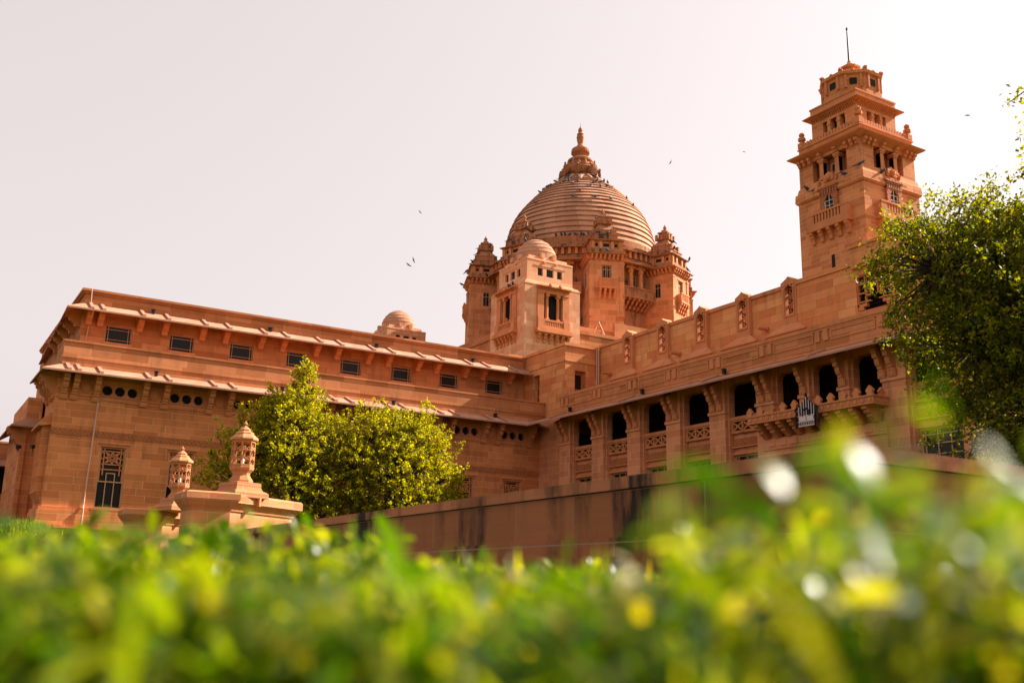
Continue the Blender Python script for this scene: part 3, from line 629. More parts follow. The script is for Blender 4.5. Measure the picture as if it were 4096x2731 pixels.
for k in range(4):
    m = MB(); hh = 1.47; m.wall(-hh, hh, 23.0, 24.5, [(-.72, -.42, 23.35, 24.15), (-.2, .2, 23.35, 24.15), (.42, .72, 23.35, 24.15)], -hh, .3)
    for u in (-.31, .31):
        m.box(u-.09, u+.09, -hh-.04, -hh-.001, 23.35, 24.15); m.box(u-.13, u+.13, -hh-.06, -hh-.001, 23.85, 23.95)
    face_build(m, 'upper_loggia', 'tower', tw, k)
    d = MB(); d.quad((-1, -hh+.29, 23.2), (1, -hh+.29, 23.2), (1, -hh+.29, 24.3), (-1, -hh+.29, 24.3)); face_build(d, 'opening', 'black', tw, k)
    if k < 2:
        c = MB()
        for i in range(22):
            u = -1.4+.1333*i; c.prism([(-hh, 24.56), (-hh-.2, 24.56), (-hh-.2, 24.48), (-hh-.1, 24.4), (-hh, 24.28)], 'x', u-.035, u+.035)
        face_build(c, 'dentil_row', 'trim', tw, k)
m = MB(); m.sq([(1.5, 24.5), (1.8, 24.58), (1.82, 24.62), (1.52, 24.84), (1.5, 24.84), (1.5, 25.08), (1.54, 25.1), (1.54, 25.18), (1.2, 25.2)]); m.build('upper_roof', 'trim', tw)
o8 = math.pi/8
m = MB(); m.lathe([(1.56, 25.15), (1.56, 25.45), (1.5, 25.5), (1.5, 26.3), (1.64, 26.36), (1.68, 26.5), (1.6, 26.55), (1.3, 26.62), (.8, 26.86), (.6, 26.98)], 8, 0, 0, o8); m.build('lantern_stage', 'tower', tw)
for k in range(8):
    a = math.pi/4*k; R_ = 1.5*math.cos(math.pi/8); ca, sa = math.cos(a), math.sin(a)
    m = MB()
    def fp(t, o, z): return Vector((ca*(R_+o)-sa*t, sa*(R_+o)+ca*t, z))
    for s in (-.38, .38): m = MB(); m.obox(fp(s, .05, 25.95), Vector((-sa, ca, 0))*.06, Vector((ca, sa, 0))*.06, Vector((0, 0, .36))); w = m.build('pilaster', 'trim', tw)
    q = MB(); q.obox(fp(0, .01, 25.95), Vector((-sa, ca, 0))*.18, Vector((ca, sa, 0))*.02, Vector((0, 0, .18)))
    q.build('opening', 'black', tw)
    b = math.pi/4*k+o8; m = MB(); cx_, cy_ = 1.57*math.cos(b), 1.57*math.sin(b)
    m.lathe([(.05, 26.5), (.12, 26.54), (.13, 26.6), (.08, 26.69), (.02, 26.74)], 8, cx_, cy_); m.obox((1.66*math.cos(b), 1.66*math.sin(b), 26.6), Vector((math.cos(b), math.sin(b), .3))*.05, Vector((-math.sin(b), math.cos(b), 0))*.05, (0, 0, .05))
    m.build('crest', 'trim', tw)
    a2 = math.pi/4*k; m = MB(); m.lathe([(.10, 26.52), (.07, 26.6), (.02, 26.63)], 6, 1.47*math.cos(a2), 1.47*math.sin(a2)); m.build('crest', 'trim', tw)
m = MB(); m.lathe([(.46, 26.9), (.46, 27.22), (.58, 27.28), (.58, 27.38), (.26, 27.48), (.2, 27.52), (.26, 27.58), (.14, 27.66), (.08, 27.74), (.1, 27.8), (.03, 27.84)], 8, 0, 0, o8); m.build('cap', 'trim', tw)
m = MB(); m.bar((0, 0, 27.8), (0, 0, 29.7), .05, 8, .035); m.lathe([(.02, 29.66), (.06, 29.7), (.06, 29.78), (.01, 29.85)], 8); m.build('flagpole', 'pole', tw)
for k in range(2):
    m = MB(); y = -2.08                   # balcony with arched window on each visible face
    m.box(-1.35, 1.35, y-.36, y+.02, 18.0, 18.12); m.box(-.95, .95, y-.335, y-.26, 18.12, 18.4); m.box(-1.3, 1.3, y-.36, y-.24, 18.82, 18.92)
    m.box(-1.3, -.95, y-.34, y+.02, 18.12, 18.85); m.box(.95, 1.3, y-.34, y+.02, 18.12, 18.85)
    for i in range(10): m.box(-.9+.2*i-.05, -.9+.2*i+.05, y-.33, y-.25, 18.4, 18.82)
    m.box(-1.05, 1.05, y-.16, y+.01, 18.95, 19.02)
    bl = face_build(m, 'balcony', 'trim', tw, k)
    for i in range(5):
        u = -1.12+.56*i; c = MB(); c.prism([(y, 18.0), (y-.34, 18.0), (y-.34, 17.86), (y-.26, 17.82), (y-.22, 17.7), (y-.14, 17.62), (y-.12, 17.42), (y, 17.36)], 'x', u-.1, u+.1); c.build('corbel', 'trim', bl)
    w = grid_window(tw, -.3, .3, 18.9, 19.78, y-.1, (.5,), (.33, .62), .025, .05, 'white'); w.rotation_euler.z = (0, -math.pi/2)[k]
    c = MB(); c.box(-.55, -.3, y-.14, y+.01, 18.95, 20.05); c.box(.3, .55, y-.14, y+.01, 18.95, 20.05); c.box(-.55, .55, y-.16, y+.01, 19.78, 20.12)
    c.prism([(-.3, 19.78), (-.3, 19.45), (-.22, 19.55), (-.12, 19.7), (0, 19.78)], 'y', y-.13, y-.05); c.prism([(.3, 19.78), (0, 19.78), (.12, 19.7), (.22, 19.55), (.3, 19.45)], 'y', y-.13, y-.05)
    c.box(-.65, .65, y-.2, y+.01, 20.12, 20.22); c.build('surround', 'carved', w)
    d = MB()
    for i in range(6):
        for z in (19.87, 20.0): d.box(-.45+.17*i-.035, -.45+.17*i+.035, y-.165, y-.161, z-.04, z+.04)
    d.build('lattice_hole', 'black', w)
    d = MB(); d.box(-.12, .08, y-.012, y-.002, 15.9, 16.6); face_build(d, 'slit', 'black', tw, k)
    c = MB(); c.box(-.3, .3, -2.16, -2.05, 20.5, 20.86); c.prism([(-.28, 20.86), (.28, 20.86), (0, 21.0)], 'y', -2.14, -2.05); c.lathe([(.06, 20.5), (.13, 20.58), (.14, 20.7), (.06, 20.82)], 8, 0, -2.2); face_build(c, 'carved_head', 'trim', tw, k)
    c = MB(); c.box(-2.1, -1.5, y-.14, y, 19.6, 19.7) if False else c.box(-1.0, 1.0, -2.2, -2.17, 20.1, 20.2); face_build(c, 'moulding', 'weathered', tw, k)
# ------------------------------------------------------------------ great dome
DX, DY = 60.15, 86.05
dm = thing('domed_pavilion', (DX, DY, 0), 'huge ribbed sandstone dome ringed by square bastions, crowned by a tall carved finial', 'dome')
prof = [(8.15, 35.0), (7.95, 36.75), (7.6, 38.05), (7.02, 39.38), (6.3, 40.38), (5.1, 41.75), (4.08, 42.75), (2.85, 43.62), (2.05, 44.3)]
arc = [0]
for a, b in zip(prof, prof[1:]): arc.append(arc[-1]+math.dist(a, b))
def at_arc(s):
    for k in range(len(prof)-1):
        if s <= arc[k+1]+1e-9:
            t = (s-arc[k])/(arc[k+1]-arc[k]); return (prof[k][0]+(prof[k+1][0]-prof[k][0])*t, prof[k][1]+(prof[k+1][1]-prof[k][1])*t)
    return prof[-1]
NR = 19; pts = []
for k in range(NR):
    a, b = at_arc(arc[-1]*k/NR), at_arc(arc[-1]*(k+1)/NR); pts += [(a[0]+.17, a[1]-.03), (a[0]+.16, a[1]+.06), (b[0]+.01, b[1]-.02)]
m = MB(); m.lathe(pts, 112, uvr=7.0); dome = m.build('dome', 'dome', dm)
m = MB()
for k in range(16):
    a = 2*math.pi*k/16+.2; big = k % 2 == 0; l = 2.0 if big else 1.2; wd = .16 if big else .11
    r0 = arc[-1]*.985; 
    for s in (-1, 1):
        p0 = at_arc(r0); p1 = at_arc(r0-l)
        q0 = (p0[0]+.15, a+s*wd/p0[0]*2.6, p0[1]+.1); q1 = (p1[0]+.14, a, p1[1]+.05)
        qm = (p0[0]+.18, a, p0[1]+.14)
        m.quad(*[(r*math.cos(t), r*math.sin(t), z) for r, t, z in (q0, q1, qm)])
m.build('petal_ring', 'dome', dome)
m = MB(); m.lathe([(2.3, 44.1), (2.35, 44.35), (1.75, 44.45), (1.65, 44.7), (1.9, 45.2), (2.0, 45.5), (1.9, 45.62), (1.9, 45.75), (1.35, 45.8), (1.28, 46.4), (1.42, 46.55), (1.42, 46.75), (1.3, 46.85), (.8, 46.9), (.72, 47.05), (.66, 47.3), (.85, 47.5), (.98, 47.75), (.98, 48.1), (.9, 48.2), (.45, 48.25), (.36, 48.35), (.44, 48.48), (.4, 48.6), (.28, 48.75), (.36, 49.1), (.43, 49.6), (.4, 49.72), (.36, 49.85), (.40, 49.98), (.3, 50.1), (.22, 50.2), (.27, 50.45), (.2, 50.68), (.06, 50.85), (.025, 51.0), (.012, 51.37)], 28)
for k in range(24):
    a = 2*math.pi*k/24; m.obox((.95*math.cos(a), .95*math.sin(a), 47.72), Vector((math.cos(a), math.sin(a), .5))*.07, Vector((-math.sin(a), math.cos(a), 0))*.05, (0, 0, .16))
fn = m.build('finial', 'weathered', dm)
for k in range(8):
    a = 2*math.pi*k/8+.05; ca, sa = math.cos(a), math.sin(a); m = MB()      # peacock-tail shells
    pts = [(0, 44.35)]+[(.62*math.sin(t), 44.9+.62*math.cos(t)) for t in np.linspace(-2.0, 2.0, 13)]
    for (x0, z0), (x1, z1) in zip(pts[1:], pts[2:]):
        def w_(x, z, o): return ((2.2+o-(z-44.4)*.15)*ca-x*sa, (2.2+o-(z-44.4)*.15)*sa+x*ca, z)
        m.quad(w_(0, 44.35, 0), w_(x0, z0, .12), w_((x0+x1)/2, (z0+z1)/2, .22)); m.quad(w_(0, 44.35, 0), w_((x0+x1)/2, (z0+z1)/2, .22), w_(x1, z1, .12))
        m.quad(w_(0, 44.35, -.25), w_(x0, z0, -.05), w_(x1, z1, -.05)); m.quad(w_(x0, z0, .12), w_(x1, z1, .12), w_(x1, z1, -.05), w_(x0, z0, -.05))
    m.lathe([(.1, 45.45), (.2, 45.52), (.16, 45.66), (.03, 45.7)], 6, 2.15*ca, 2.15*sa)
    m.build('shell', 'weathered', fn)
for k in range(16):
    a = 2*math.pi*k/16+.1; m = MB(); hgt = .75 if k % 2 else .5
    m.lathe([(.16, 45.7), (.2, 45.85), (.13, 45.7+hgt*.6), (.1, 45.7+hgt*.75), (.12, 45.7+hgt*.9), (.02, 45.72+hgt)], 7, 1.75*math.cos(a), 1.75*math.sin(a)); m.build('figurine', 'weathered', fn)
# drum with galleries
m = MB(); m.lathe([(9.0, 20), (9.0, 31.9)], 64, cap=False, uvr=9.0); m.lathe([(8.3, 35.1), (8.5, 34.95), (8.5, 34.3), (8.8, 34.25), (8.8, 33.9), (9.3, 33.85), (9.3, 33.5)], 96, cap=False, uvr=8.5)
m.lathe([(9.45, 33.4), (9.45, 32.55), (9.75, 32.5), (9.75, 32.1), (10, 32.05)], 96, cap=False, uvr=9.5)
m.build('drum', 'weathered', dm)
m = MB(); m.lathe([(9.3, 33.5), (10.05, 33.36), (10.05, 33.28), (9.4, 33.3)], 96, cap=False); m.lathe([(9.7, 32.1), (10.55, 31.92), (10.55, 31.82), (9.5, 31.9)], 96, cap=False); m.lathe([(9.4, 31.9), (9.0, 31.9)], 96, cap=False); m.build('drum_eave', 'weathered', dm)
BAS = [R(-112.5+45*k) for k in range(8)]
for k in range(8):
    am = BAS[k]+math.pi/8
    m = MB(); a0, a1 = am-.19, am+.19
    m.lathe([(9.0, 28.35), (10.35, 28.35), (10.35, 28.5), (10.25, 28.55), (10.25, 29.3), (10.35, 29.35), (10.35, 29.48), (9.9, 29.48), (9.9, 28.6), (9.0, 28.6)], 12, 0, 0, a0, a1, uvr=10)
    gl = m.build('gallery', 'weathered', dm)
    vis = k in (0, 7, 1, 6)
    for i in range(7):
        a = a0+.03+(.32/6)*i; c = MB(); c.prism([(-9.0, 28.35), (-10.25, 28.35), (-10.25, 28.15), (-10.0, 28.1), (-9.75, 27.8), (-9.5, 27.7), (-9.4, 27.45), (-9.0, 27.3)], 'x', -.13, .13)
        c.build('corbel', 'weathered', gl, rz=a+math.pi/2)
    for i in range(2):
        a = am+(-.062+.124*i); c = MB(); cx_, cy_ = 9.75*math.cos(a), 9.75*math.sin(a)
        c.lathe([(.3, 29.45), (.3, 29.6), (.22, 29.65), (.2, 31.1), (.3, 31.2), (.3, 31.35), (.22, 31.4), (.22, 31.9)], 12, cx_, cy_)
        for s in (-1, 1): c.obox((cx_-s*math.sin(a)*.3, cy_+s*math.cos(a)*.3, 31.65), Vector((-math.sin(a), math.cos(a), 0))*.24, Vector((math.cos(a), math.sin(a), 0))*.14, (0, 0, .12))
        c.build('column', 'bastion', gl)
    for i in range(7):
        a = am+(-.21+.07*i); c = MB(); c.obox((9.6*math.cos(a), 9.6*math.sin(a), 33.0), Vector((-math.sin(a), math.cos(a), 0))*.14, Vector((math.cos(a), math.sin(a), 0))*.2, (0, 0, .38)); c.build('post', 'trim', gl)
    w = grid_window(gl, -.45, .45, 29.6, 31.0, -9.08, (.3, .7), (.3, .75), .04, .06); w.rotation_euler.z = am+math.pi/2
# bastions
RB = 10.35
def bastion():
    b = MB(); H = 1.78
    b.wall(-H, H, 20, 31.3, [(-.52, .52, 29.35, 30.75)], -H, .3)
    for s in (-1, 1): b.quad((s*H, -H, 20), (s*H, 2.4, 20), (s*H, 2.4, 31.3), (s*H, -H, 31.3))
    b.quad((-H, 2.4, 20), (-H, 2.4, 31.3), (H, 2.4, 31.3), (H, 2.4, 20))
    for s in (-1, 1):
        x0, x1 = sorted((s*(H-.42), s*(H+.06))); b.box(x0, x1, -H-.07, -H+.4, 25.6, 30.85); b.box(x0-.04, x1+.04, -H-.11, -H+.4, 30.85, 31.05)
    b.box(-H-.12, H+.12, -H-.12, 2.4, 20, 25.0)
    o = b.build('bastion', 'bastion', dm)
    for s in (-1, 1):
        w = MB(); w.box(s*H-.02, s*H+.02, -.3, .3, 28.9, 30.3)
        q = w.build('side_window', 'glass', o); f = MB(); f.box(s*H-.04, s*H+.04, -.36, -.3, 28.85, 30.35); f.box(s*H-.04, s*H+.04, .3, .36, 28.85, 30.35); f.box(s*H-.035, s*H+.035, -.02, .02, 28.9, 30.3); f.box(s*H-.034, s*H+.034, -.3, .3, 29.85, 29.9); f.build('frame', 'bar', q)
    grid_window(o, -.52, .52, 29.35, 30.75, -H+.15, (.15, .42, .58, .85), (.72,), .05, .07)
    c = MB(); c.box(-.66, .66, -H-.05, -H-.001, 30.75, 30.86); c.build('lintel', 'trim', o); c = MB(); c.box(-.95, .95, -H-.6, -H, 28.3, 28.5); c.box(-.88, .88, -H-.55, -H-.45, 28.5, 29.2); c.box(-.95, .95, -H-.6, -H-.4, 29.2, 29.32)
    for s in (-1, 1): x0, x1 = sorted((s*.88, s*.78)); c.box(x0, x1, -H-.45, -H, 28.5, 29.2)
    for i in range(7): c.box(-.6+.2*i-.04, -.6+.2*i+.04, -H-.59, -H-.55, 28.62, 29.12)
    bl = c.build('balcony', 'trim', o)
    for i in range(4):
        u = -.78+.52*i; q = MB(); q.prism([(-H, 28.3), (-H-.55, 28.3), (-H-.55, 28.1), (-H-.42, 28.0), (-H-.32, 27.75), (-H-.2, 27.6), (-H-.16, 27.4), (-H, 27.3)], 'x', u-.11, u+.11); q.build('corbel', 'trim', bl)
    e = MB(); e.sq([(H, 31.15), (H+.03, 31.7), (2.25, 31.82), (2.27, 31.9), (1.85, 32.02), (1.82, 32.05), (1.82, 32.42), (1.72, 32.46)]); ev = e.build('eave', 'weathered', o)
    for f in range(3):
        for i in range(8):
            u = -1.6+3.2*i/7; q = (0, -math.pi/2, math.pi/2)[f]
            c_ = MB(); c_.prism([(-H, 31.72), (-H-.4, 31.75), (-H-.4, 31.6), (-H-.25, 31.52), (-H-.2, 31.35), (-H, 31.28)], 'x', u-.1, u+.1); c_.build('bracket', 'trim', ev, rz=q)
    s_ = MB(); s_.sq([(1.55, 32.4), (1.55, 33.2)])
    for f in range(4):
        a = math.pi/2*f; ca, sa = math.cos(a), math.sin(a)
        for u in (-1.45, -.62, .62, 1.45): s_.obox((ca*u+sa*1.6, sa*u-ca*1.6, 32.8), Vector((ca, sa, 0))*.15, Vector((-sa, ca, 0))*.14, (0, 0, .4))
    st = s_.build('upper_stage', 'bastion', o)
    d = MB()
    for f in range(4):
        a = math.pi/2*f; ca, sa = math.cos(a), math.sin(a)
        for u, w in ((-1.03, .14), (0, .32), (1.03, .14)): d.obox((ca*u+sa*1.56, sa*u-ca*1.56, 32.85), Vector((ca, sa, 0))*w, Vector((-sa, ca, 0))*.015, (0, 0, .16))
    d.build('opening', 'black', st)
    p = MB(); p.sq([(1.5, 33.2), (1.9, 33.3), (1.92, 33.36), (1.5, 33.5), (1.3, 33.52), (1.3, 33.85), (1.36, 33.9), (1.36, 34.0), (1.1, 34.06), (1.05, 34.3), (1.1, 34.4), (.62, 34.85), (.6, 34.95), (.8, 35.02), (.8, 35.14), (.55, 35.16), (.52, 35.55), (.62, 35.6), (.6, 35.7), (.3, 35.8), (.26, 35.95)])
    p.lathe([(.2, 35.95), (.12, 36.02), (.2, 36.1), (.2, 36.2), (.08, 36.3), (.02, 36.45)], 8)
    for f in range(4):
        a = math.pi/2*f; ca, sa = math.cos(a), math.sin(a)
        for u in (-.75, .75): p.obox((ca*u+sa*1.16, sa*u-ca*1.16, 34.2), Vector((ca, sa, 0))*.15, Vector((-sa, ca, 0))*.12, (0, 0, .26))
        p.obox((ca*.0+sa*.72, sa*.0-ca*.72, 35.15), Vector((ca, sa, 0))*.14, Vector((-sa, ca, 0))*.12, (0, 0, .2))
        for u in (-.62, .62): p.obox((ca*u+sa*.76, sa*u-ca*.76, 35.2), Vector((ca, sa, 0))*.1, Vector((-sa, ca, 0))*.1, (0, 0, .24))
    p.v = [(x, y, z if z < 33.5 else 33.5+(z-33.5)*1.24) for x, y, z in p.v]
    p.build('stepped_cap', 'weathered', o)
    return o
bo = bastion(); bo.location = (RB*math.cos(BAS[0]), RB*math.sin(BAS[0]), 0); bo.rotation_euler.z = BAS[0]+math.pi/2; bo.scale = (.93, .93, 1)
for k in range(1, 8): cp(bo, dm, (RB*math.cos(BAS[k]), RB*math.sin(BAS[k]), 0), BAS[k]+math.pi/2)
# podium under dome and turrets
m = MB(); X0, Y0, X1, Y1 = 43.98-DX, 70.32-DY, 76.3-DX, 101.7-DY
m.box(X0, X1, Y0, Y1, 2.2, 22.35); m.box(X0-.1, X1, Y0-.1, Y1, 22.0, 22.15)
m.box(X0+.9, X1, Y0+1.2, Y1, 22.35, 23.1)
m.box(6.0-9.5, 9, Y0+.8, Y0+1.1, 22.35, 23.6) if False else m.box(-6.5, 9, Y0+.9, Y0+1.19, 22.35, 23.9)
m.build('podium', 'wall_up', dm)
m = MB()
for y in (-5.5, -2.2, 1.2): m.box(X0-.02, X0-.005, y-.5, y+.5, 20.9, 21.5)
m.build('opening', 'black', dm)
# ------------------------------------------------------------------ corner turrets with small domes
def turret(x, y, label):
    t = thing('domed_turret', (x, y, 0), label, 'turret', 'small domed turrets on the palace roof')
    H = 2.8
    m = MB(); ops = [(-.95, .95, 22.3, 24.62)]
    for k in range(4):
        q = MB(); q.wall(-H, H, 15, 25.2, ops, -H, .45); face_build(q, 'wall', 'turret', t, k)
    m = MB(); m.box(-2.32, 2.32, -2.32, 2.32, 22.2, 24.7); m.box(-2.3, 2.3, -2.3, 2.3, 24.86, 24.95); m.build('shade_block', 'black', t)  # black block close behind the openings stands for the shade inside
    m = MB(); m.sq([(H, 25.2), (H+.03, 25.22), (H+.03, 25.32), (2.72, 25.38), (2.7, 25.5), (2.4, 25.62), (2.38, 25.7)]); m.build('setback', 'turret', t)
    for k in range(4):
        q = MB(); h2 = 2.33; wn = [(-1.25, -.72, 26.25, 26.95), (-.36, .36, 26.25, 26.95), (.72, 1.25, 26.25, 26.95)]
        q.wall(-h2, h2, 25.5, 27.55, wn, -h2, .18); q.box(-1.6, 1.6, -h2-.04, -h2-.001, 27.1, 27.2); face_build(q, 'attic_wall', 'turret', t, k)
        for a, b, c, d_ in wn:
            g1 = MB(); g1.quad((a, -h2+.17, c), (b, -h2+.17, c), (b, -h2+.17, d_), (a, -h2+.17, d_)); w = face_build(g1, 'window', 'glass', t, k)
            f1 = MB(); f1.box(a, a+.04, -h2+.1, -h2+.169, c, d_); f1.box(b-.04, b, -h2+.1, -h2+.169, c, d_); f1.build('frame', 'bar', w)
        if k > 1: continue
        q = MB(); y0 = -H                                  # projecting bay: pilasters, carved head, balcony
        for s in (-1, 1):
            x0, x1 = sorted((s*.95, s*1.6)); q.box(x0, x1, y0-.14, y0-.001, 22.3, 24.9); x0, x1 = sorted((s*1.0, s*1.55)); q.box(x0, x1, y0-.2, y0-.14, 22.3, 22.5); q.box(x0, x1, y0-.2, y0-.14, 24.55, 24.7)
        q.box(-.95, .95, y0-.12, y0+.1, 24.62, 24.92); q.box(-1.62, 1.62, y0-.2, y0-.001, 24.92, 25.02); q.prism([(y0, 25.3), (y0-.36, 25.16), (y0-.36, 25.08), (y0, 25.02)], 'x', -1.68, 1.68)
        for i in range(17): q.lathe([(.08, 25.05), (.11, 25.12), (.08, 25.2), (.02, 25.22)], 6, -1.6+.2*i, y0-.36)
        for i in range(16): q.box(-1.55+.205*i-.04, -1.55+.205*i+.04, y0-.28, y0-.2, 24.93, 25.01)
        for u in (-.5, .5): q.lathe([(.08, 25.1), (.16, 25.2), (.14, 25.36), (.04, 25.44)], 7, u, y0-.4)
        by = face_build(q, 'bay', 'trim', t, k)
        for u in (-.55, .55):
            c = MB(); c.box(u-.17, u+.17, y0-.1, y0+.24, 22.25, 22.48); c.lathe([(.15, 22.48), (.13, 22.6), (.13, 24.3), (.17, 24.36)], 8, u, y0+.07); c.box(u-.18, u+.18, y0-.11, y0+.25, 24.36, 24.62); c.build('column', 'trim', by)
        c = MB(); c.box(-1.6, 1.6, y0-.3, y0-.001, 21.45, 21.62); c.box(-1.6, -.98, y0-.28, y0-.001, 21.62, 22.3); c.box(.98, 1.6, y0-.28, y0-.001, 21.62, 22.3); c.box(-.98, .98, y0-.26, y0-.1, 22.14, 22.3); c.box(-.98, .98, y0-.26, y0-.1, 21.62, 21.74); c.box(-.98, .98, y0-.12, y0-.05, 21.74, 22.14)
        for i in range(11): c.box(-.9+.18*i-.045, -.9+.18*i+.045, y0-.24, y0-.12, 21.74, 22.14)
        c.box(-1.75, 1.75, y0-.42, y0-.001, 21.22, 21.45); c.box(-1.7, 1.7, y0-.36, y0-.001, 21.02, 21.1) ; c.box(-1.78, 1.78, y0-.5, y0-.001, 21.1, 21.22)
        bl = c.build('balcony', 'trim', by)
        for i in range(6):
            u = -1.45+.58*i; c = MB(); c.prism([(y0, 21.02), (y0-.4, 21.02), (y0-.4, 20.86), (y0-.3, 20.8), (y0-.24, 20.6), (y0-.12, 20.5), (y0-.1, 20.3), (y0, 20.26)], 'x', u-.11, u+.11); c.build('corbel', 'trim', bl)
    m = MB(); m.sq([(2.33, 27.55), (2.36, 27.58), (2.34, 27.72), (2.0, 27.76), (1.95, 28.1), (1.7, 28.14)])
    for f in range(4):
        a = math.pi/2*f; ca, sa = math.cos(a), math.sin(a)
        for u in (-.6, .6): m.obox((ca*u+sa*1.95, sa*u-ca*1.95, 28.2), Vector((ca, sa, 0))*.17, Vector((-sa, ca, 0))*.2, (0, 0, .22)); m.obox((ca*u+sa*2.3, sa*u-ca*2.3, 27.5), Vector((ca, sa, 0))*.09, Vector((-sa, ca, 0))*.14, (0, 0, .07))
    m.build('stepped_base', 'turret', t)
    pf = []
    pr = [(1.8, 28.1), (1.8, 28.75), (1.66, 29.15), (1.42, 29.55), (1.1, 29.9), (.7, 30.15), (.3, 30.3), (.05, 30.34)]
    for a, b in zip(pr, pr[1:]): pf += [(a[0]+.03, a[1]), (b[0], b[1]-.01)]
    m = MB(); m.lathe(pf, 48, uvr=1.7); m.build('dome', 'dome', t)
    return t
turret(45.475, 71.825, 'domed sandstone turret with columned balcony bays, directly in front of the great dome')
turret(45.475, 100.3, 'distant small domed turret whose cap alone peeks over the left wing roof')
# ------------------------------------------------------------------ far wing glimpsed at the left edge
fw_ = thing('far_palace_wing', (0, 0, 0), 'distant sandstone palace wing with dark arcade, cut off at the extreme left edge', 'palace wing')
m = MB(); m.box(-30, 9, 80, 90, 8.35, 9.55); m.box(-30, 9, 79.9, 90, 9.55, 9.68); m.box(-30, 9, 79.8, 90, 5.2, 6.0); m.box(-30, 9, 82, 90, 1.5, 8.4)
for u in range(-28, 9, 4): m.box(u-.5, u+.5, 79.9, 81.5, 1.5, 8.3)
m.build('wall', 'wall_up', fw_)
e = sloped_eave([((-30, 80, 8.4), (-30, 78.6, 7.9)), ((9, 80, 8.4), (9, 78.6, 7.9))], [((u, 80, 8.4), (u, 78.7, 7.93)) for u in range(-28, 9, 2)]); e.build('eave', 'eave', fw_)
m = MB(); m.quad((-30, 81.4, 6), (9, 81.4, 6), (9, 81.4, 7.9), (-30, 81.4, 7.9)); m.quad((-30, 81.4, 1.5), (9, 81.4, 1.5), (9, 81.4, 5.2), (-30, 81.4, 5.2)); m.build('opening', 'black', fw_)
lp = thing('lamp_post', (3.3, 52.5, 2.2), 'ornate dark iron lamp post with curling scrolls at the left edge', 'lamp post')
m = MB(); m.lathe([(.32, -.2), (.3, .3), (.16, .5), (.1, .9), (.08, 3.2), (.12, 3.3), (.07, 3.4), (.05, 3.7)], 10); m.build('post', 'iron', lp)
for s in (-1, 1):
    for z in (1.6, 2.6):
        m = MB(); pts = [(s*(.1+.36*t/12*math.cos(t*.55)*1.0)+s*.25, 0, z+.4*math.sin(t*.55)*(1-t/16)) for t in range(13)]; m.tube(pts, .035); m.build('scroll', 'iron', lp)
m = MB(); m.lathe([(.05, 3.65), (.2, 3.75), (.26, 4.2), (.3, 4.24), (.12, 4.45), (.03, 4.6)], 6); m.build('lamp_head', 'iron', lp)
# ------------------------------------------------------------------ low boundary wall (corner nearest the camera) and gate piers
rwl = thing('boundary_wall', (5.05, 4.22, 0), 'low stained sandstone boundary wall with coping turning a corner at the right behind the grass', 'wall')
m = MB(); L1 = 18.2
m.box(0, .4, 0, L1, -.3, .30); m.box(.06, .4, .06, L1, .30, .46)
m.box(.10, .42, .10, L1, .46, .84)
m.box(.4, 16, 0, .4, -.3, .30); m.box(.4, 16, .06, .4, .30, .46); m.box(.42, 16, .10, .42, .46, .84)
m.build('wall', 'retain', rwl)
m = MB(); m.box(.075, .5, .075, L1, .85, .95); m.box(.5, 16, .075, .5, .85, .95); m.build('coping', 'coping', rwl)
def gate_pier(x, y, rz, label):
    p = thing('gate_pier', (x, y, 0), label, 'gate pier', rz=rz)
    # front block with its moulded coping
    m = MB(); m.box(-.42, .42, -.42, .5, -.2, 1.66); m.box(-.46, .46, -.46, .5, -.2, .9); m.build('block', 'pier', p)
    m = MB(); m.sq([(.42, 1.60), (.45, 1.66), (.5, 1.72), (.56, 1.82), (.58, 1.84), (.58, 1.97), (.54, 2.0)]); m.build('coping', 'pier', p)
    # splayed wing wall
    ang = R(33); L = 2.25; ca, sa = math.cos(ang), math.sin(ang)
    def q(t, o, z): return (.40+ca*t-sa*o, -.30+sa*t+ca*o, z)
    m = MB(); m.obox(q(L/2, .6, .72), Vector((ca, sa, 0))*L/2, Vector((-sa, ca, 0))*.6, (0, 0, .90)); m.build('wing_wall', 'pier', p)
    m = MB(); lev = [(.0, 1.60), (.03, 1.62), (.04, 1.66), (.06, 1.70), (.10, 1.75), (.155, 1.785), (.16, 1.80), (.17, 1.80), (.17, 1.96), (.14, 2.0)]; i0 = len(m.v)
    for o, z in lev:
        for st, so_ in ((-1, -1), (1, -1), (1, 1), (-1, 1)): m.v.append(q(L/2+st*(L/2+o), .6+so_*(.6+o), z))
    for k in range(len(lev)-1):
        for c in range(4): m.f.append((i0+4*k+c, i0+4*k+(c+1) % 4, i0+4*k+4+(c+1) % 4, i0+4*k+4+c))
    m.f.append(tuple(i0+4*(len(lev)-1)+c for c in range(4)))
    cpn = m.build('wing_coping', 'pier', p)
    m = MB(); m.obox(q(.75, -.19, 1.87), Vector((ca, sa, 0))*.03, Vector((-sa, ca, 0))*.07, (0, 0, .10)); m.build('drip_spout', 'trim', cpn)
    return p
gp = gate_pier(5.93, 22.75, 0, 'nearer sandstone gate pier with moulded coping and sunlit splayed side')
gp2 = copy_tree(gp, (5.95, 29.2, 0), 0, 'farther sandstone gate pier with flat coping, partly behind the nearer one')
m = MB(); m.box(5.45, 5.9, 23.6, 28.7, .7, 1.1)
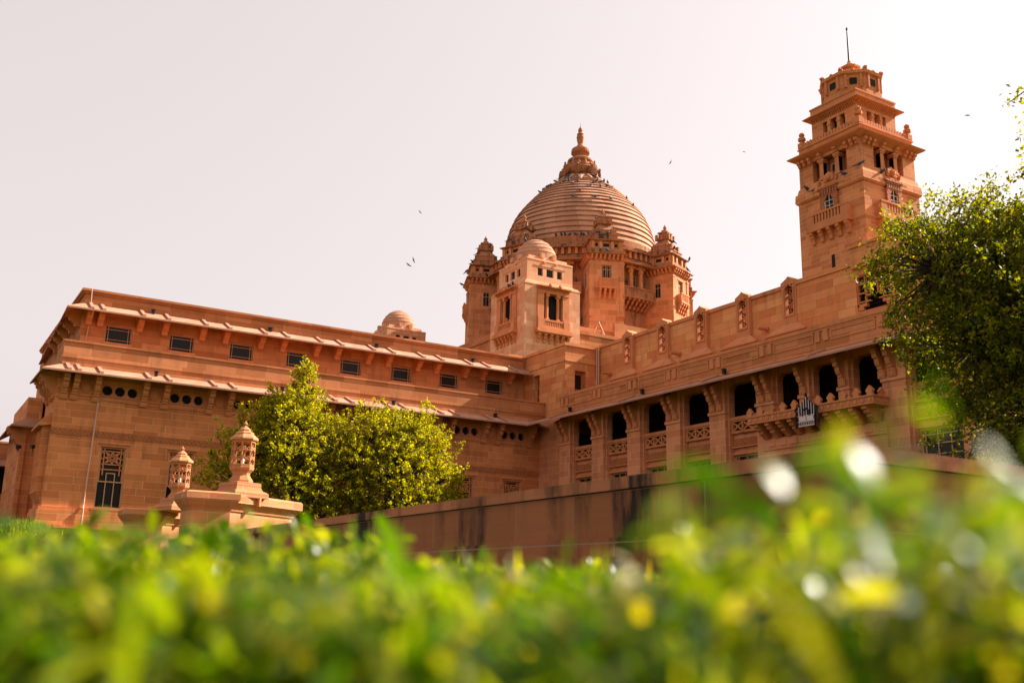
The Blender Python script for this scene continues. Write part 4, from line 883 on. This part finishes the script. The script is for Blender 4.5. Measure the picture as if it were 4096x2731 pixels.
def lantern(x, y, z, label):
    t = thing('stone_lantern', (x, y, z), label, 'lantern', 'carved stone lanterns on the gate piers')
    m = MB(); m.sq([(.46, -.04), (.46, .06), (.42, .1), (.36, .13), (.33, .2), (.33, .30), (.3, .31)]); m.build('plinth', 'pier', t, rz=R(20))
    m = MB(); m.lathe([(.27, .29), (.27, .36), (.24, .40), (.2, .46), (.19, .5), (.2, .53), (.23, .56), (.27, .60), (.28, .66), (.255, .68)], 8, 0, 0, o8); m.build('bowl', 'pier', t)
    m = MB(); r = .255; zb, zt = .68, 1.26; ap = r*math.cos(o8)
    for k in range(8):
        a = o8+math.pi/4*k; m.bar((r*math.cos(a)*.97, r*math.sin(a)*.97, zb), (r*math.cos(a)*.97, r*math.sin(a)*.97, zt), .02, 6)
        b = math.pi/4*k; ca, sa = math.cos(b), math.sin(b); hw = r*math.sin(o8)
        def seg(p, q, w=.011):
            P_, Q_ = Vector((ca*ap-sa*p[0], sa*ap+ca*p[0], p[1])), Vector((ca*ap-sa*q[0], sa*ap+ca*q[0], q[1])); d = Q_-P_
            m.obox((P_+Q_)/2, d/2, Vector((ca, sa, 0))*.016, d.cross(Vector((ca, sa, 0))).normalized()*w)
        h3 = (zt-zb)/3
        seg((-hw, zb+.02), (hw, zb+.02), .02); seg((-hw, zt-.02), (hw, zt-.02), .02)
        for zc in (zb+h3*.95, zb+h3*2.05):
            for s in (-1, 1): seg((-hw, zc-s*.055), (hw, zc+s*.055), .009)
            for s in (-1, 1): seg((s*hw*.95, zc-.07), (s*hw*.7, zc), .008); seg((s*hw*.95, zc+.07), (s*hw*.7, zc), .008)
    m.build('lattice_body', 'pier', t)
    m = MB(); m.lathe([(.24, 1.24), (.31, 1.27), (.325, 1.30), (.315, 1.33), (.22, 1.41), (.21, 1.415), (.215, 1.44), (.19, 1.46), (.14, 1.485), (.135, 1.49), (.14, 1.52), (.08, 1.57), (.05, 1.6)], 8, 0, 0, o8); rf = m.build('roof', 'pier', t)
    m = MB(); m.lathe([(.05, 1.59), (.03, 1.62), (.055, 1.645), (.05, 1.67), (.02, 1.70), (.008, 1.74)], 10); m.build('finial', 'pier', rf)
    m = MB(); m.lathe([(.02, .68), (.03, .74), (.035, .78), (.045, .82), (.03, .865), (.005, .88)], 12); m.build('bulb', 'bulb', t)
    return t
ln = lantern(6.72, 23.0, 1.99, 'nearer, larger carved stone lantern with tiered roof, before the bushy tree')
copy_tree(ln, (6.62, 28.4, 1.99), 0, 'farther carved stone lantern, left one, in front of a palace window')
# ------------------------------------------------------------------ trees
def leaf_mesh(name, mat, pos, nrm_up, size, parent, jitter=.5, droop=0.0, rng=None):
    n = len(pos); ax = rng.normal(size=(n, 3)); ax /= np.linalg.norm(ax, axis=1)[:, None]
    nv = rng.normal(size=(n, 3))*jitter+np.array([0, 0, nrm_up]); nv /= np.linalg.norm(nv, axis=1)[:, None]
    a = np.cross(ax, nv); a /= np.linalg.norm(a, axis=1)[:, None]; a[:, 2] -= droop; b = np.cross(nv, a)
    s = size*(.6+.8*rng.random(n))[:, None]
    v = np.empty((n, 4, 3)); v[:, 0] = pos-a*s*.5; v[:, 1] = pos-b*s*.27+nv*s*.04; v[:, 2] = pos+a*s*.5-nv*s*.12; v[:, 3] = pos+b*s*.27+nv*s*.04
    fast_mesh(name, v.reshape(-1, 3), np.arange(n*4).reshape(n, 4), mat, parent)
def fast_mesh(name, v, f, mat, parent=None):
    me = bpy.data.meshes.new(name); k = f.shape[1]
    me.vertices.add(len(v)); me.vertices.foreach_set("co", v.astype(np.float32).ravel())
    me.loops.add(f.size); me.loops.foreach_set("vertex_index", f.astype(np.int32).ravel())
    me.polygons.add(len(f)); me.polygons.foreach_set("loop_start", (np.arange(len(f))*k).astype(np.int32))
    me.update(calc_edges=True); me.materials.append(M[mat])
    o = bpy.data.objects.new(name, me); scene.collection.objects.link(o)
    if parent: o.parent = parent
    return o
def tree(name, base, blobs, label, cat, seed, leafmat_, lsize, ntw, per, spread, trunk_r, up_=.6, pods=0, group=None, strands=()):
    """blobs: ellipsoids (x,y,z,rx,ry,rz) relative to base; twigs grow to points in the outer part of the blobs, leaves cluster on them"""
    rng = np.random.default_rng(seed); t = thing(name, base, label, cat, group)
    vol = np.array([b[3]*b[4]*b[5] for b in blobs])**(2/3); pick = rng.choice(len(blobs), ntw, p=vol/vol.sum()); B = np.array(blobs)[pick]
    d = rng.normal(size=(ntw, 3)); d /= np.linalg.norm(d, axis=1)[:, None]; r = (.45+.62*rng.random(ntw)**.6)
    # lumpy crown surface
    lump = 1+.28*np.sin(d[:, 0]*5+B[:, 0]*3)*np.cos(d[:, 1]*4.3+B[:, 2]*2)+.2*np.sin(d[:, 2]*7+B[:, 1])
    c = B[:, :3]+d*B[:, 3:]*(r*lump)[:, None]
    tw_ = MB(); tw_.bar((0, 0, -.3), (blobs[0][0]*.3, blobs[0][1]*.3, blobs[0][2]*.55), trunk_r, 9, trunk_r*.75)
    hub = Vector((blobs[0][0]*.3, blobs[0][1]*.3, blobs[0][2]*.55)); limbs = []
    for b in blobs:
        q = Vector(b[:3]); mid = (hub+q)/2+Vector(rng.normal(size=3)*.12*(q-hub).length); tw_.tube([hub, mid, q], trunk_r*.6, 7, trunk_r*.22); limbs.append(q)
    tk = tw_.build('trunk', 'bark', t)
    br_ = MB()
    for i in range(0, ntw, 5):
        q = limbs[pick[i]]; p = Vector(c[i]); mid = (q+p)/2+Vector(rng.normal(size=3)*.1); br_.tube([q, mid, p], trunk_r*.13, 4, trunk_r*.03)
    br_.build('branch', 'bark', tk)
    L = np.repeat(c, per, axis=0)
    # each twig: leaves strung along a short drooping or rising line
    dirs = d+rng.normal(size=(ntw, 3))*.5+np.array([0, 0, up_*.5]); dirs /= np.linalg.norm(dirs, axis=1)[:, None]
    L = L+np.repeat(dirs, per, axis=0)*(rng.random(ntw*per)*spread*2)[:, None]+rng.normal(size=(ntw*per, 3))*spread*.38
    for (x, y, z, l, sl_) in strands:      # loose shoots standing out of or hanging from the crown
        n_ = int(l/lsize*10); s_ = rng.random(n_)*l; w_ = .10*l*(1-s_/l)+.05; dirv = np.array(sl_)/np.linalg.norm(sl_)
        L = np.vstack([L, np.array([x, y, z])+s_[:, None]*dirv+rng.normal(size=(n_, 3))*w_[:, None]])
        br2 = MB(); br2.bar((x, y, z), tuple(np.array([x, y, z])+dirv*l), trunk_r*.1, 4, trunk_r*.03); br2.build('shoot', 'bark', tk)
    leaf_mesh('crown', leafmat_, L, up_, lsize, t, .75, .15, rng)
    if False:
        k = rng.choice(ntw, pods); pm = MB()
        for i in k:
            p = Vector(c[i])+Vector(rng.normal(size=3)*spread*.6); pm.bar(p, p+Vector((rng.normal()*.05, rng.normal()*.05, -.16*lsize/.12)), .02*lsize/.12, 4, .03*lsize/.12)
        pm.build('seed_pods', 'pod', t)
    return t
tree('broadleaf_tree', (16.0, 46.2, 1.6), [(0, 0, 3.6, 2.4, 2.0, 2.6), (-.4, -.3, 5.6, 1.8, 1.5, 1.6), (.1, 0, 7.0, 1.0, .9, 1.0), (-1.0, .2, 6.4, 1.0, .9, .9), (-1.9, .3, 4.8, 1.35, 1.3, 1.6), (-2.7, .6, 3.1, 1.6, 1.4, 2.2), (1.5, -.2, 5.0, 1.3, 1.2, 1.5), (.8, -.6, 2.4, 2.0, 1.5, 1.8), (.2, 0, 8.1, .55, .5, .75), (.15, 0, 8.8, .3, .3, .5)],
     'tall bushy yellow-green tree peaking against the upper windows, right behind the nearer lantern', 'tree', 3, 'leaf', .115, 3400, 23, .145, .2, .7, 500, 'sunlit trees before the left wing', [(.3, 0, 8.4, .8, (.1, 0, 1)), (-1.3, 0, 7.0, .8, (-.2, 0, 1)), (-2.6, 0, 5.6, .8, (-.5, 0, 1)), (-3.9, .5, 3.6, .7, (-.8, 0, .7)), (1.0, 0, 7.2, .7, (.4, 0, 1)), (-1.5, 0, 6.1, .9, (-.3, 0, 1)), (2.2, 0, 6.0, .9, (.1, 0, 1))])
tree('broadleaf_tree', (20.8, 45.6, 1.85), [(0, 0, 3.6, 2.6, 2.0, 2.5), (-1.3, 0, 5.4, 1.4, 1.2, 1.5), (1.4, 0, 5.2, 1.3, 1.2, 1.6), (2.6, .2, 3.4, 1.2, 1.1, 1.6), (.2, -.4, 5.2, 1.3, 1.2, 1.4), (-2.2, 0, 3.6, 1.6, 1.4, 2.0), (.4, -.7, 2.0, 2.6, 1.5, 1.7), (3.0, .2, 2.2, 1.0, .9, 1.2)],
     'lower broad yellow-green tree whose right side reaches the inner corner windows', 'tree', 5, 'leaf', .115, 3400, 23, .145, .2, .7, 450, 'sunlit trees before the left wing', [(1.6, 0, 6.3, 1.2, (.15, 0, 1)), (-1.6, 0, 6.4, .8, (-.2, 0, 1)), (2.6, 0, 5.0, 1.1, (.2, 0, 1)), (2.2, 0, 5.6, .9, (.4, 0, 1)), (-.6, 0, 6.3, .8, (.1, 0, 1)), (3.1, 0, 4.6, 1.3, (.55, 0, .8)), (3.4, 0, 3.8, .9, (.9, 0, .6)), (.6, 0, 6.0, .7, (0, 0, 1))])
tree('shade_tree', (16.88, 9.58, .7), [(.1, 0, 3.7, 2.2, 2.1, 2.0), (-1.4, 1.3, 5.1, 1.2, 1.2, 1.0), (-1.1, .95, 3.65, 1.05, 1.05, .95), (-.4, .8, 5.5, 1.2, 1.2, .95), (.6, -.5, 5.6, 1.6, 1.5, 1.1), (-.35, .3, 2.3, 1.1, 1.0, 1.0), (1.2, -.8, 3.4, 1.8, 1.8, 2.0), (.7, -.5, 1.7, 1.4, 1.3, .9)],
     'large dark-green shade tree filling the right side in front of the tower', 'tree', 11, 'leaf2', .075, 6500, 18, .14, .2, .1, 500, None, [(-1.6, 1.5, 5.6, .7, (-.55, .5, .45)), (-.5, 1.0, 6.1, .6, (.05, 0, 1)), (-2.0, 1.7, 5.0, .6, (-.8, .6, .1)), (-1.3, 1.1, 2.9, .6, (-.4, .3, -.4)), (-1.2, 1.0, 2.1, .7, (-.3, .3, -1))])
tree('hanging_tree', (15.7, 4.45, .6), [(0, 0, 7.0, 1.7, 1.6, 1.6), (.6, -2.0, 6.6, 2.2, 1.6, 1.6), (-1.6, -2.4, 5.6, 1.6, 1.0, 1.2), (2.5, -2.2, 5.2, 1.6, 1.3, 1.3)],
     'tree whose thin hanging twigs dangle into the top right corner against the sky', 'tree', 21, 'leaf2', .08, 2600, 14, .12, .14, 0, 60, None, [(-3.05, 2.75, 6.35, .45, (-.3, .3, -.3)), (-3.0, 2.8, 6.05, .5, (-.2, .25, -.8)), (-2.95, 2.8, 5.6, .35, (-.4, .4, -.5)), (-2.75, 2.6, 5.2, .5, (.05, .0, -1)), (-2.8, 2.6, 4.75, .35, (.0, .1, -1))])
# ------------------------------------------------------------------ grass
rng = np.random.default_rng(2)
def blades(n, dist, hmin, hmax, wmin, wmax, bend, arc=(-31, 31)):
    ang = YAW+np.radians(rng.uniform(arc[0], arc[1], n)); x, y = dist*np.sin(ang), dist*np.cos(ang)
    keep = ~((x > 4.95) & (y > 4.1)); x, y = x[keep], y[keep]; n = len(x)
    t = np.clip((y-20)/28, 0, 1); z = -.065+2.33*t*t*(3-2*t)
    h = rng.uniform(hmin, hmax, n)*(1+.14*np.sin(x*9+y*2.3)+.12*np.sin(x*3.1-y*4.7+1)); w = rng.uniform(wmin, wmax, n); az = rng.uniform(0, 2*np.pi, n); la = rng.uniform(0, 2*np.pi, n); ln_ = bend*rng.random(n)
    side = np.stack([np.cos(az), np.sin(az), np.zeros(n)], 1); lean = np.stack([np.cos(la), np.sin(la), np.zeros(n)], 1)
    K = 5; v = np.empty((n, K*2, 3)); base = np.stack([x, y, z-.005], 1)
    for k in range(K):
        s = k/(K-1); c = base+np.array([0, 0, 1])*(h*s*(1-.35*ln_*s))[:, None]+lean*(h*ln_*s*s*1.1)[:, None]
        ww = (w*(1-s**2.2)*(.75+.5*s))[:, None]/2+1e-5
        v[:, 2*k] = c-side*ww; v[:, 2*k+1] = c+side*ww
    f = np.array([[2*k, 2*k+1, 2*k+3, 2*k+2] for k in range(K-1)])
    F = (np.arange(n)[:, None, None]*(2*K)+f[None]).reshape(-1, 4)
    return v.reshape(-1, 3), F
nr = 900
def arc_blades(n, a0, a1, d0, d1, *k):
    v, f = blades(n, rng.uniform(d0, d1, n), *k, arc=(a0, a1)); return v, f
sets = [blades(nr, np.sqrt(rng.uniform(.42**2, 1.0**2, nr)), .05, .1, .007, .015, 1.0),
        blades(15000, np.sqrt(rng.uniform(1.0, 4.0**2, 15000)), .075, .135, .008, .016, .8),
        blades(20000, np.sqrt(rng.uniform(4.0**2, 14**2, 20000)), .11, .21, .012, .022, .8),
        blades(34000, np.sqrt(rng.uniform(14**2, 54**2, 34000)), .18, .4, .03, .06, .9),
        arc_blades(10, 10, 30, .36, .6, .10, .125, .008, .012, .9), arc_blades(14, -28, 6, .5, .9, .10, .125, .007, .012, .9)]
def sward(n, arc, d0, d1, z0, z1, l0, l1, p=2.0):
    """short broad leaves of the turf, set at all heights and angles"""
    ang = YAW+np.radians(rng.uniform(arc[0], arc[1], n)); dist = (rng.uniform(d0**p, d1**p, n))**(1/p); x, y = dist*np.sin(ang), dist*np.cos(ang)
    keep = ~((x > 4.95) & (y > 4.1)); x, y = x[keep], y[keep]; n = len(x)
    z = rng.uniform(z0, z1, n)+.012*np.sin(x*9+y*2.3)+.010*np.sin(x*3.1-y*4.7+1)
    l = rng.uniform(l0, l1, n); w = l*rng.uniform(.24, .46, n); az = rng.uniform(0, 2*np.pi, n); el = rng.uniform(-.3, 1.35, n); rl = rng.uniform(-1, 1, n)
    d = np.stack([np.cos(az)*np.cos(el), np.sin(az)*np.cos(el), np.sin(el)], 1); sd = np.stack([-np.sin(az), np.cos(az), rl], 1); sd /= np.linalg.norm(sd, axis=1)[:, None]
    dn = np.array([0, 0, -1.0]); b = np.stack([x, y, z], 1); K = 5; v = np.empty((n, K*2, 3))
    for k in range(K):
        t = k/(K-1); c = b+d*(l*t)[:, None]+dn*(l*.35*t*t)[:, None]; ww = (w*(.12+1.9*t**.6*(1-t)**.8))[:, None]/2
        v[:, 2*k] = c-sd*ww; v[:, 2*k+1] = c+sd*ww
    f = np.array([[2*k, 2*k+1, 2*k+3, 2*k+2] for k in range(K-1)])
    return v.reshape(-1, 3), (np.arange(n)[:, None, None]*(2*K)+f[None]).reshape(-1, 4)
sets += [sward(6500, (-31, 31), .5, 1.3, -.06, .004, .022, .05), sward(16000, (-31, 31), 1.3, 4.5, -.05, .035, .025, .055), sward(9000, (-31, 31), 4.5, 10, -.04, .06, .04, .08),
         sward(1600, (-31, -6), 1.0, 2.6, .0, .062, .025, .055), sward(520, (9, 31), .40, .85, .0, .045, .02, .04), sward(70, (17, 31), .4, .68, .02, .06, .02, .035), blades(16000, rng.uniform(27, 54, 16000), .16, .34, .02, .05, .9, arc=(-31, -15)), sward(18, (18, 29), .38, .6, .035, .062, .018, .032), sward(110, (-30, 5), .6, 1.1, .005, .035, .02, .045)]
off = 0; V_, F_ = [], []
for v, f in sets: V_.append(v); F_.append(f+off); off += len(v)
tag(fast_mesh('grass', np.vstack(V_), np.vstack(F_), 'grass'), 'fresh green lawn grass blades out of focus across the foreground', 'grass', kind='stuff')
M['dry'] = leafmat('dry_leaf', [(0, (.28, .24, .12)), (.6, (.38, .32, .21)), (1, (.46, .38, .28))], (1.1, 1.0, .9), .5, .4, .2)
dv, df = [], []; off = 0
for q in (sward(34, (6, 31), .40, .72, -.035, .03, .018, .03), sward(60, (-8, 28), .75, 1.5, -.01, .035, .016, .03), sward(14, (15, 29), .4, .55, .0, .045, .018, .028)):
    dv.append(q[0]); df.append(q[1]+off); off += len(q[0])
tag(fast_mesh('dry_leaves', np.vstack(dv), np.vstack(df), 'dry'), 'pale dry leaves scattered out of focus through the lawn at the right', 'leaves', kind='stuff')
# ------------------------------------------------------------------ small things
cr = thing('metal_crest', (33.0, 30.25, 7.85), 'dark metal crest of silver pipes with two white panels hung on the merlon balcony', 'crest', rz=-math.pi/2)
m = MB(); m.box(-.46, .46, .06, .1, -.55, .1); m.prism([(-.46, .1), (.46, .1), (.3, .3), (0, .62), (-.3, .3)], 'y', .06, .1); m.build('backing', 'iron', cr)
for k in range(13):
    u = -.42+.07*k; top = .6-abs(u)*.95; m = MB(); m.bar((u, .02, -.25), (u, .02, top), .02, 6); m.build('pipe', 'silver' if k % 2 == 0 else 'iron', cr)
for s in (-1, 1):
    m = MB(); m.box(s*.21-.19, s*.21+.19, -.01, .05, -.42, -.24); m.build('panel', 'white', cr)
m = MB(); m.box(-.46, .46, -.02, .055, -.235, -.2); m.box(-.46, .46, -.02, .055, -.47, -.43); m.box(-.45, .45, -.02, .05, -.66, -.62)
for k in range(9): m.bar((-.4+.1*k, .01, -.64), (-.4+.1*k, .01, -.45), .018, 6)
m.build('railing', 'silver', cr)
for s in (-1, 1):
    m = MB(); m.tube([(s*.5, .03, .2), (s*.62, .03, .1), (s*.56, .03, -.05), (s*.6, .03, -.2), (s*.66, .03, -.4), (s*.58, .03, -.55), (s*.62, .03, -.7)], .05); m.build('scroll', 'iron', cr)
m = MB(); m.tube([(-.2, -.02, -.22), (-.16, -.02, .02), (0, -.02, .12), (.16, -.02, .02), (.2, -.02, -.22)], .03); m.lathe([(.02, .6), (.07, .66), (.05, .74), (.01, .8)], 8, 0, .03); m.build('arch', 'iron', cr)
def pot(x, y, z, label, s=1.0):
    t = thing('plant_pot', (x, y, z), label, 'plant pot', 'clay pots on the tower ledge' if 'tower' in label else 'clay pots on the turret balcony')
    m = MB(); m.lathe([(.055*s, 0), (.085*s, .15*s), (.095*s, .15*s), (.095*s, .19*s), (.075*s, .19*s), (.07*s, .15*s)], 12, cap=False); m.lathe([(.055*s, .001), (.07*s, .14*s)], 12); m.build('pot', 'terra', t)
for (x, y), lb_ in (((TX-2.15, TY+.62), 'leftmost clay pot on the left ledge of the tower loggia'), ((TX-2.15, TY-.5), 'clay pot below the window on the left ledge of the tower loggia'), ((TX-.35, TY-2.15), 'clay pot left of the carved head on the right ledge of the tower'), ((TX+.55, TY-2.15), 'clay pot right of the carved head on the right ledge of the tower')): pot(x, y, 20.42, lb_)
for yy, lb_ in ((.9, 'small clay pot at the left end of the turret balcony rail'), (-.2, 'small clay pot beside the right column of the turret balcony')): pot(45.475-3.0, 71.825+yy, 22.3, lb_, 1.7)
def flood(x, y, z, rz, label):
    t = thing('floodlight', (x, y, z), label, 'floodlight', rz=rz); m = MB(); m.box(-.14, .14, -.1, .1, -.08, .1); m.build('housing', 'iron', t); m = MB(); m.bar((0, 0, -.25), (0, .1, -.02), .025); m.build('stand', 'iron', t)
flood(5.6, 62.2, 7.3, 0, 'small dark floodlight on the side bay, left one under the stone eave'); flood(5.95, 58.2, 6.9, .5, 'small dark floodlight beside the oriel hood on the left flank')
tp = thing('timber_tripod', (51.7, 71.0, 22.36), 'small orange timber tripod on the podium roof beside the front bastion', 'tripod')
for k in range(4):
    a = math.pi/2*k+.4; m = MB(); m.bar((.8*math.cos(a), .5*math.sin(a), 0), (0, 0, 1.3), .05, 5); m.build('leg', 'wood', tp)
# pigeons
def pigeon_mesh():
    m = MB(); prf = [(.005, -.17), (.03, -.12), (.06, -.05), (.075, .03), (.06, .1), (.035, .14)]
    n = 8
    for (r, x) in prf: m.v += [(x, r*math.cos(2*math.pi*k/n), .12+r*math.sin(2*math.pi*k/n)+x*.35) for k in range(n)]
    for j in range(len(prf)-1):
        for k in range(n): m.f.append((j*n+k, j*n+(k+1) % n, (j+1)*n+(k+1) % n, (j+1)*n+k))
    m.lathe([(.004, .14), (.036, .17), (.04, .20), (.03, .235), (.004, .25)], 8, .14, 0); m.bar((.17, 0, .2), (.21, 0, .19), .012, 4, .003)
    m.obox((-.2, 0, .045), (.09, 0, .03), (0, .035, 0), (0, 0, .008))
    for s in (-1, 1): m.bar((.0, s*.03, .07), (.01, s*.03, 0), .008, 4)
    return m
pg0 = None
def pigeon(p, rz, label, group, s=1.6):
    global pg0
    if pg0 is None: o = pg0 = pigeon_mesh().build('pigeon', 'pigeon', None, flat=False)
    else: o = pg0.copy(); scene.collection.objects.link(o)
    o.location = p; o.rotation_euler = (0, 0, rz); o.scale = (s, s, s)
    tag(o, label, 'pigeon', group)
rp = random.Random(4)
for k in range(38):
    s = arc[-1]*(rp.choice((8, 10, 12, 13, 14, 15, 16, 17, 18, 18, 19))/NR); q = at_arc(min(s, arc[-1]*.995)); a = R(-125-rp.uniform(-60, 85)); r_ = q[0]+.06
    pigeon((DX+r_*math.cos(a), DY+r_*math.sin(a), q[1]+.05), rp.uniform(0, 6.28), 'dark pigeon perched on the stone rings of the great dome', 'pigeons on the great dome rings')
for k in range(12):
    a = R(-142+3.4*k+rp.uniform(-1, 1)); pigeon((DX+8.42*math.cos(a), DY+8.42*math.sin(a), 34.97), rp.uniform(0, 6.28), 'dark pigeon in the row along the base ring under the great dome', 'pigeons along the dome base ring')
for k, cnt in ((0, 5), (7, 9), (6, 12), (1, 6)):
    bx, by = DX+RB*math.cos(BAS[k]), DY+RB*math.sin(BAS[k]); a = BAS[k]+math.pi/2; ca, sa = math.cos(a), math.sin(a)
    for i in range(cnt):
        h_, z_ = rp.choice(((2.2, 31.93), (1.85, 33.38), (1.3, 34.02), (.78, 35.15), (.58, 35.72))); u = rp.uniform(-1, 1)*h_*.95
        lx, ly = rp.choice(((u, -h_), (-h_, u), (h_, u), (u, -h_)))
        nm = {0: 'front', 7: 'turret-side', 6: 'farthest left', 1: 'right-hand'}[k]
        pigeon((bx+ca*lx-sa*ly, by+sa*lx+ca*ly, z_), rp.uniform(0, 6.28), 'dark pigeon perched on the stepped cap of the %s dome bastion' % nm, 'pigeons on the %s bastion' % nm)
for i, yy in enumerate((-1.2, -.7, -.35)): pigeon((45.475-3.0, 71.825+yy, 25.25), rp.uniform(0, 6.28), 'dark pigeon on the carved head of the turret balcony bay', 'pigeons on the turret')
for p, lb_ in (((TX-2.12, TY+1.4, 20.42), 'dark pigeon at the far left end of the tower ledge'), ((TX-2.12, TY+.95, 20.2), 'dark pigeon on the moulding just below the tower ledge'), ((TX-2.12, TY-1.0, 20.42), 'dark pigeon on the tower ledge left of the corner edge'), ((TX-2.0, TY-1.9, 20.65), 'dark pigeon right at the corner of the tower ledge'), ((TX-.75, TY-2.12, 20.42), 'dark pigeon on the right tower ledge beside a clay pot')): pigeon(p, rp.uniform(0, 6.28), lb_, 'pigeons on the tower ledge', 1.2)
# flying birds, each at its own spot in the air
def flying(px, py, dist, span, roll, dih, label):
    d = (fw*FPX+rt*(px-2048)-up*(py-1365.5)).normalized()
    t = thing('flying_bird', tuple(d*dist), label, 'bird', 'birds in flight')
    m = MB(); n = 8; prf = [(.004, -.5), (.05, -.32), (.09, 0), (.06, .25), (.045, .35), (.005, .45)]; s = span/2
    for r, x in prf: m.v += [(r*s*math.cos(2*math.pi*k/n), x*s, r*s*math.sin(2*math.pi*k/n)) for k in range(n)]
    for j in range(len(prf)-1):
        for k in range(n): m.f.append((j*n+k, j*n+(k+1) % n, (j+1)*n+(k+1) % n, (j+1)*n+k))
    b = m.build('body', 'bird', t)
    for sgn in (-1, 1):
        w = MB(); z1, z2 = math.sin(dih)*.5*s, math.sin(dih)*s*.8
        up_p = [(sgn*.05*s, .15*s, 0), (sgn*.5*s, .22*s, z1), (sgn*1.0*s, -.02*s, z2), (sgn*.5*s, -.08*s, z1), (sgn*.05*s, -.14*s, 0)]
        w.quad(*up_p); w.quad(*[(x, y, z-.03*s) for x, y, z in up_p][::-1])
        for k in range(5):
            a_, b_ = up_p[k], up_p[(k+1) % 5]; w.quad(a_, b_, (b_[0], b_[1], b_[2]-.03*s), (a_[0], a_[1], a_[2]-.03*s))
        w.build('wing', 'bird', t)
    t.rotation_euler = (R(-60), roll, -YAW)
W_ = 4096/2352
flying(938*W_, 608*W_, 75, .55, R(35), R(35), 'lower of the two dark birds flying close together left of the dome')
flying(950*W_, 597*W_, 75, .55, R(70), R(10), 'upper of the two dark birds flying close together left of the dome')
flying(965*W_, 487*W_, 140, .7, R(50), R(5), 'faint bird flying alone high above the close pair')
flying(1541*W_, 372*W_, 70, .42, R(-60), R(30), 'dark bird flying between the dome finial and the tower')
flying(1709*W_, 349*W_, 150, .5, R(10), R(15), 'tiny faint bird flying just left of the tower top')
flying(2223*W_, 265*W_, 90, .55, R(0), R(25), 'dark bird gliding with raised wings right of the tower')
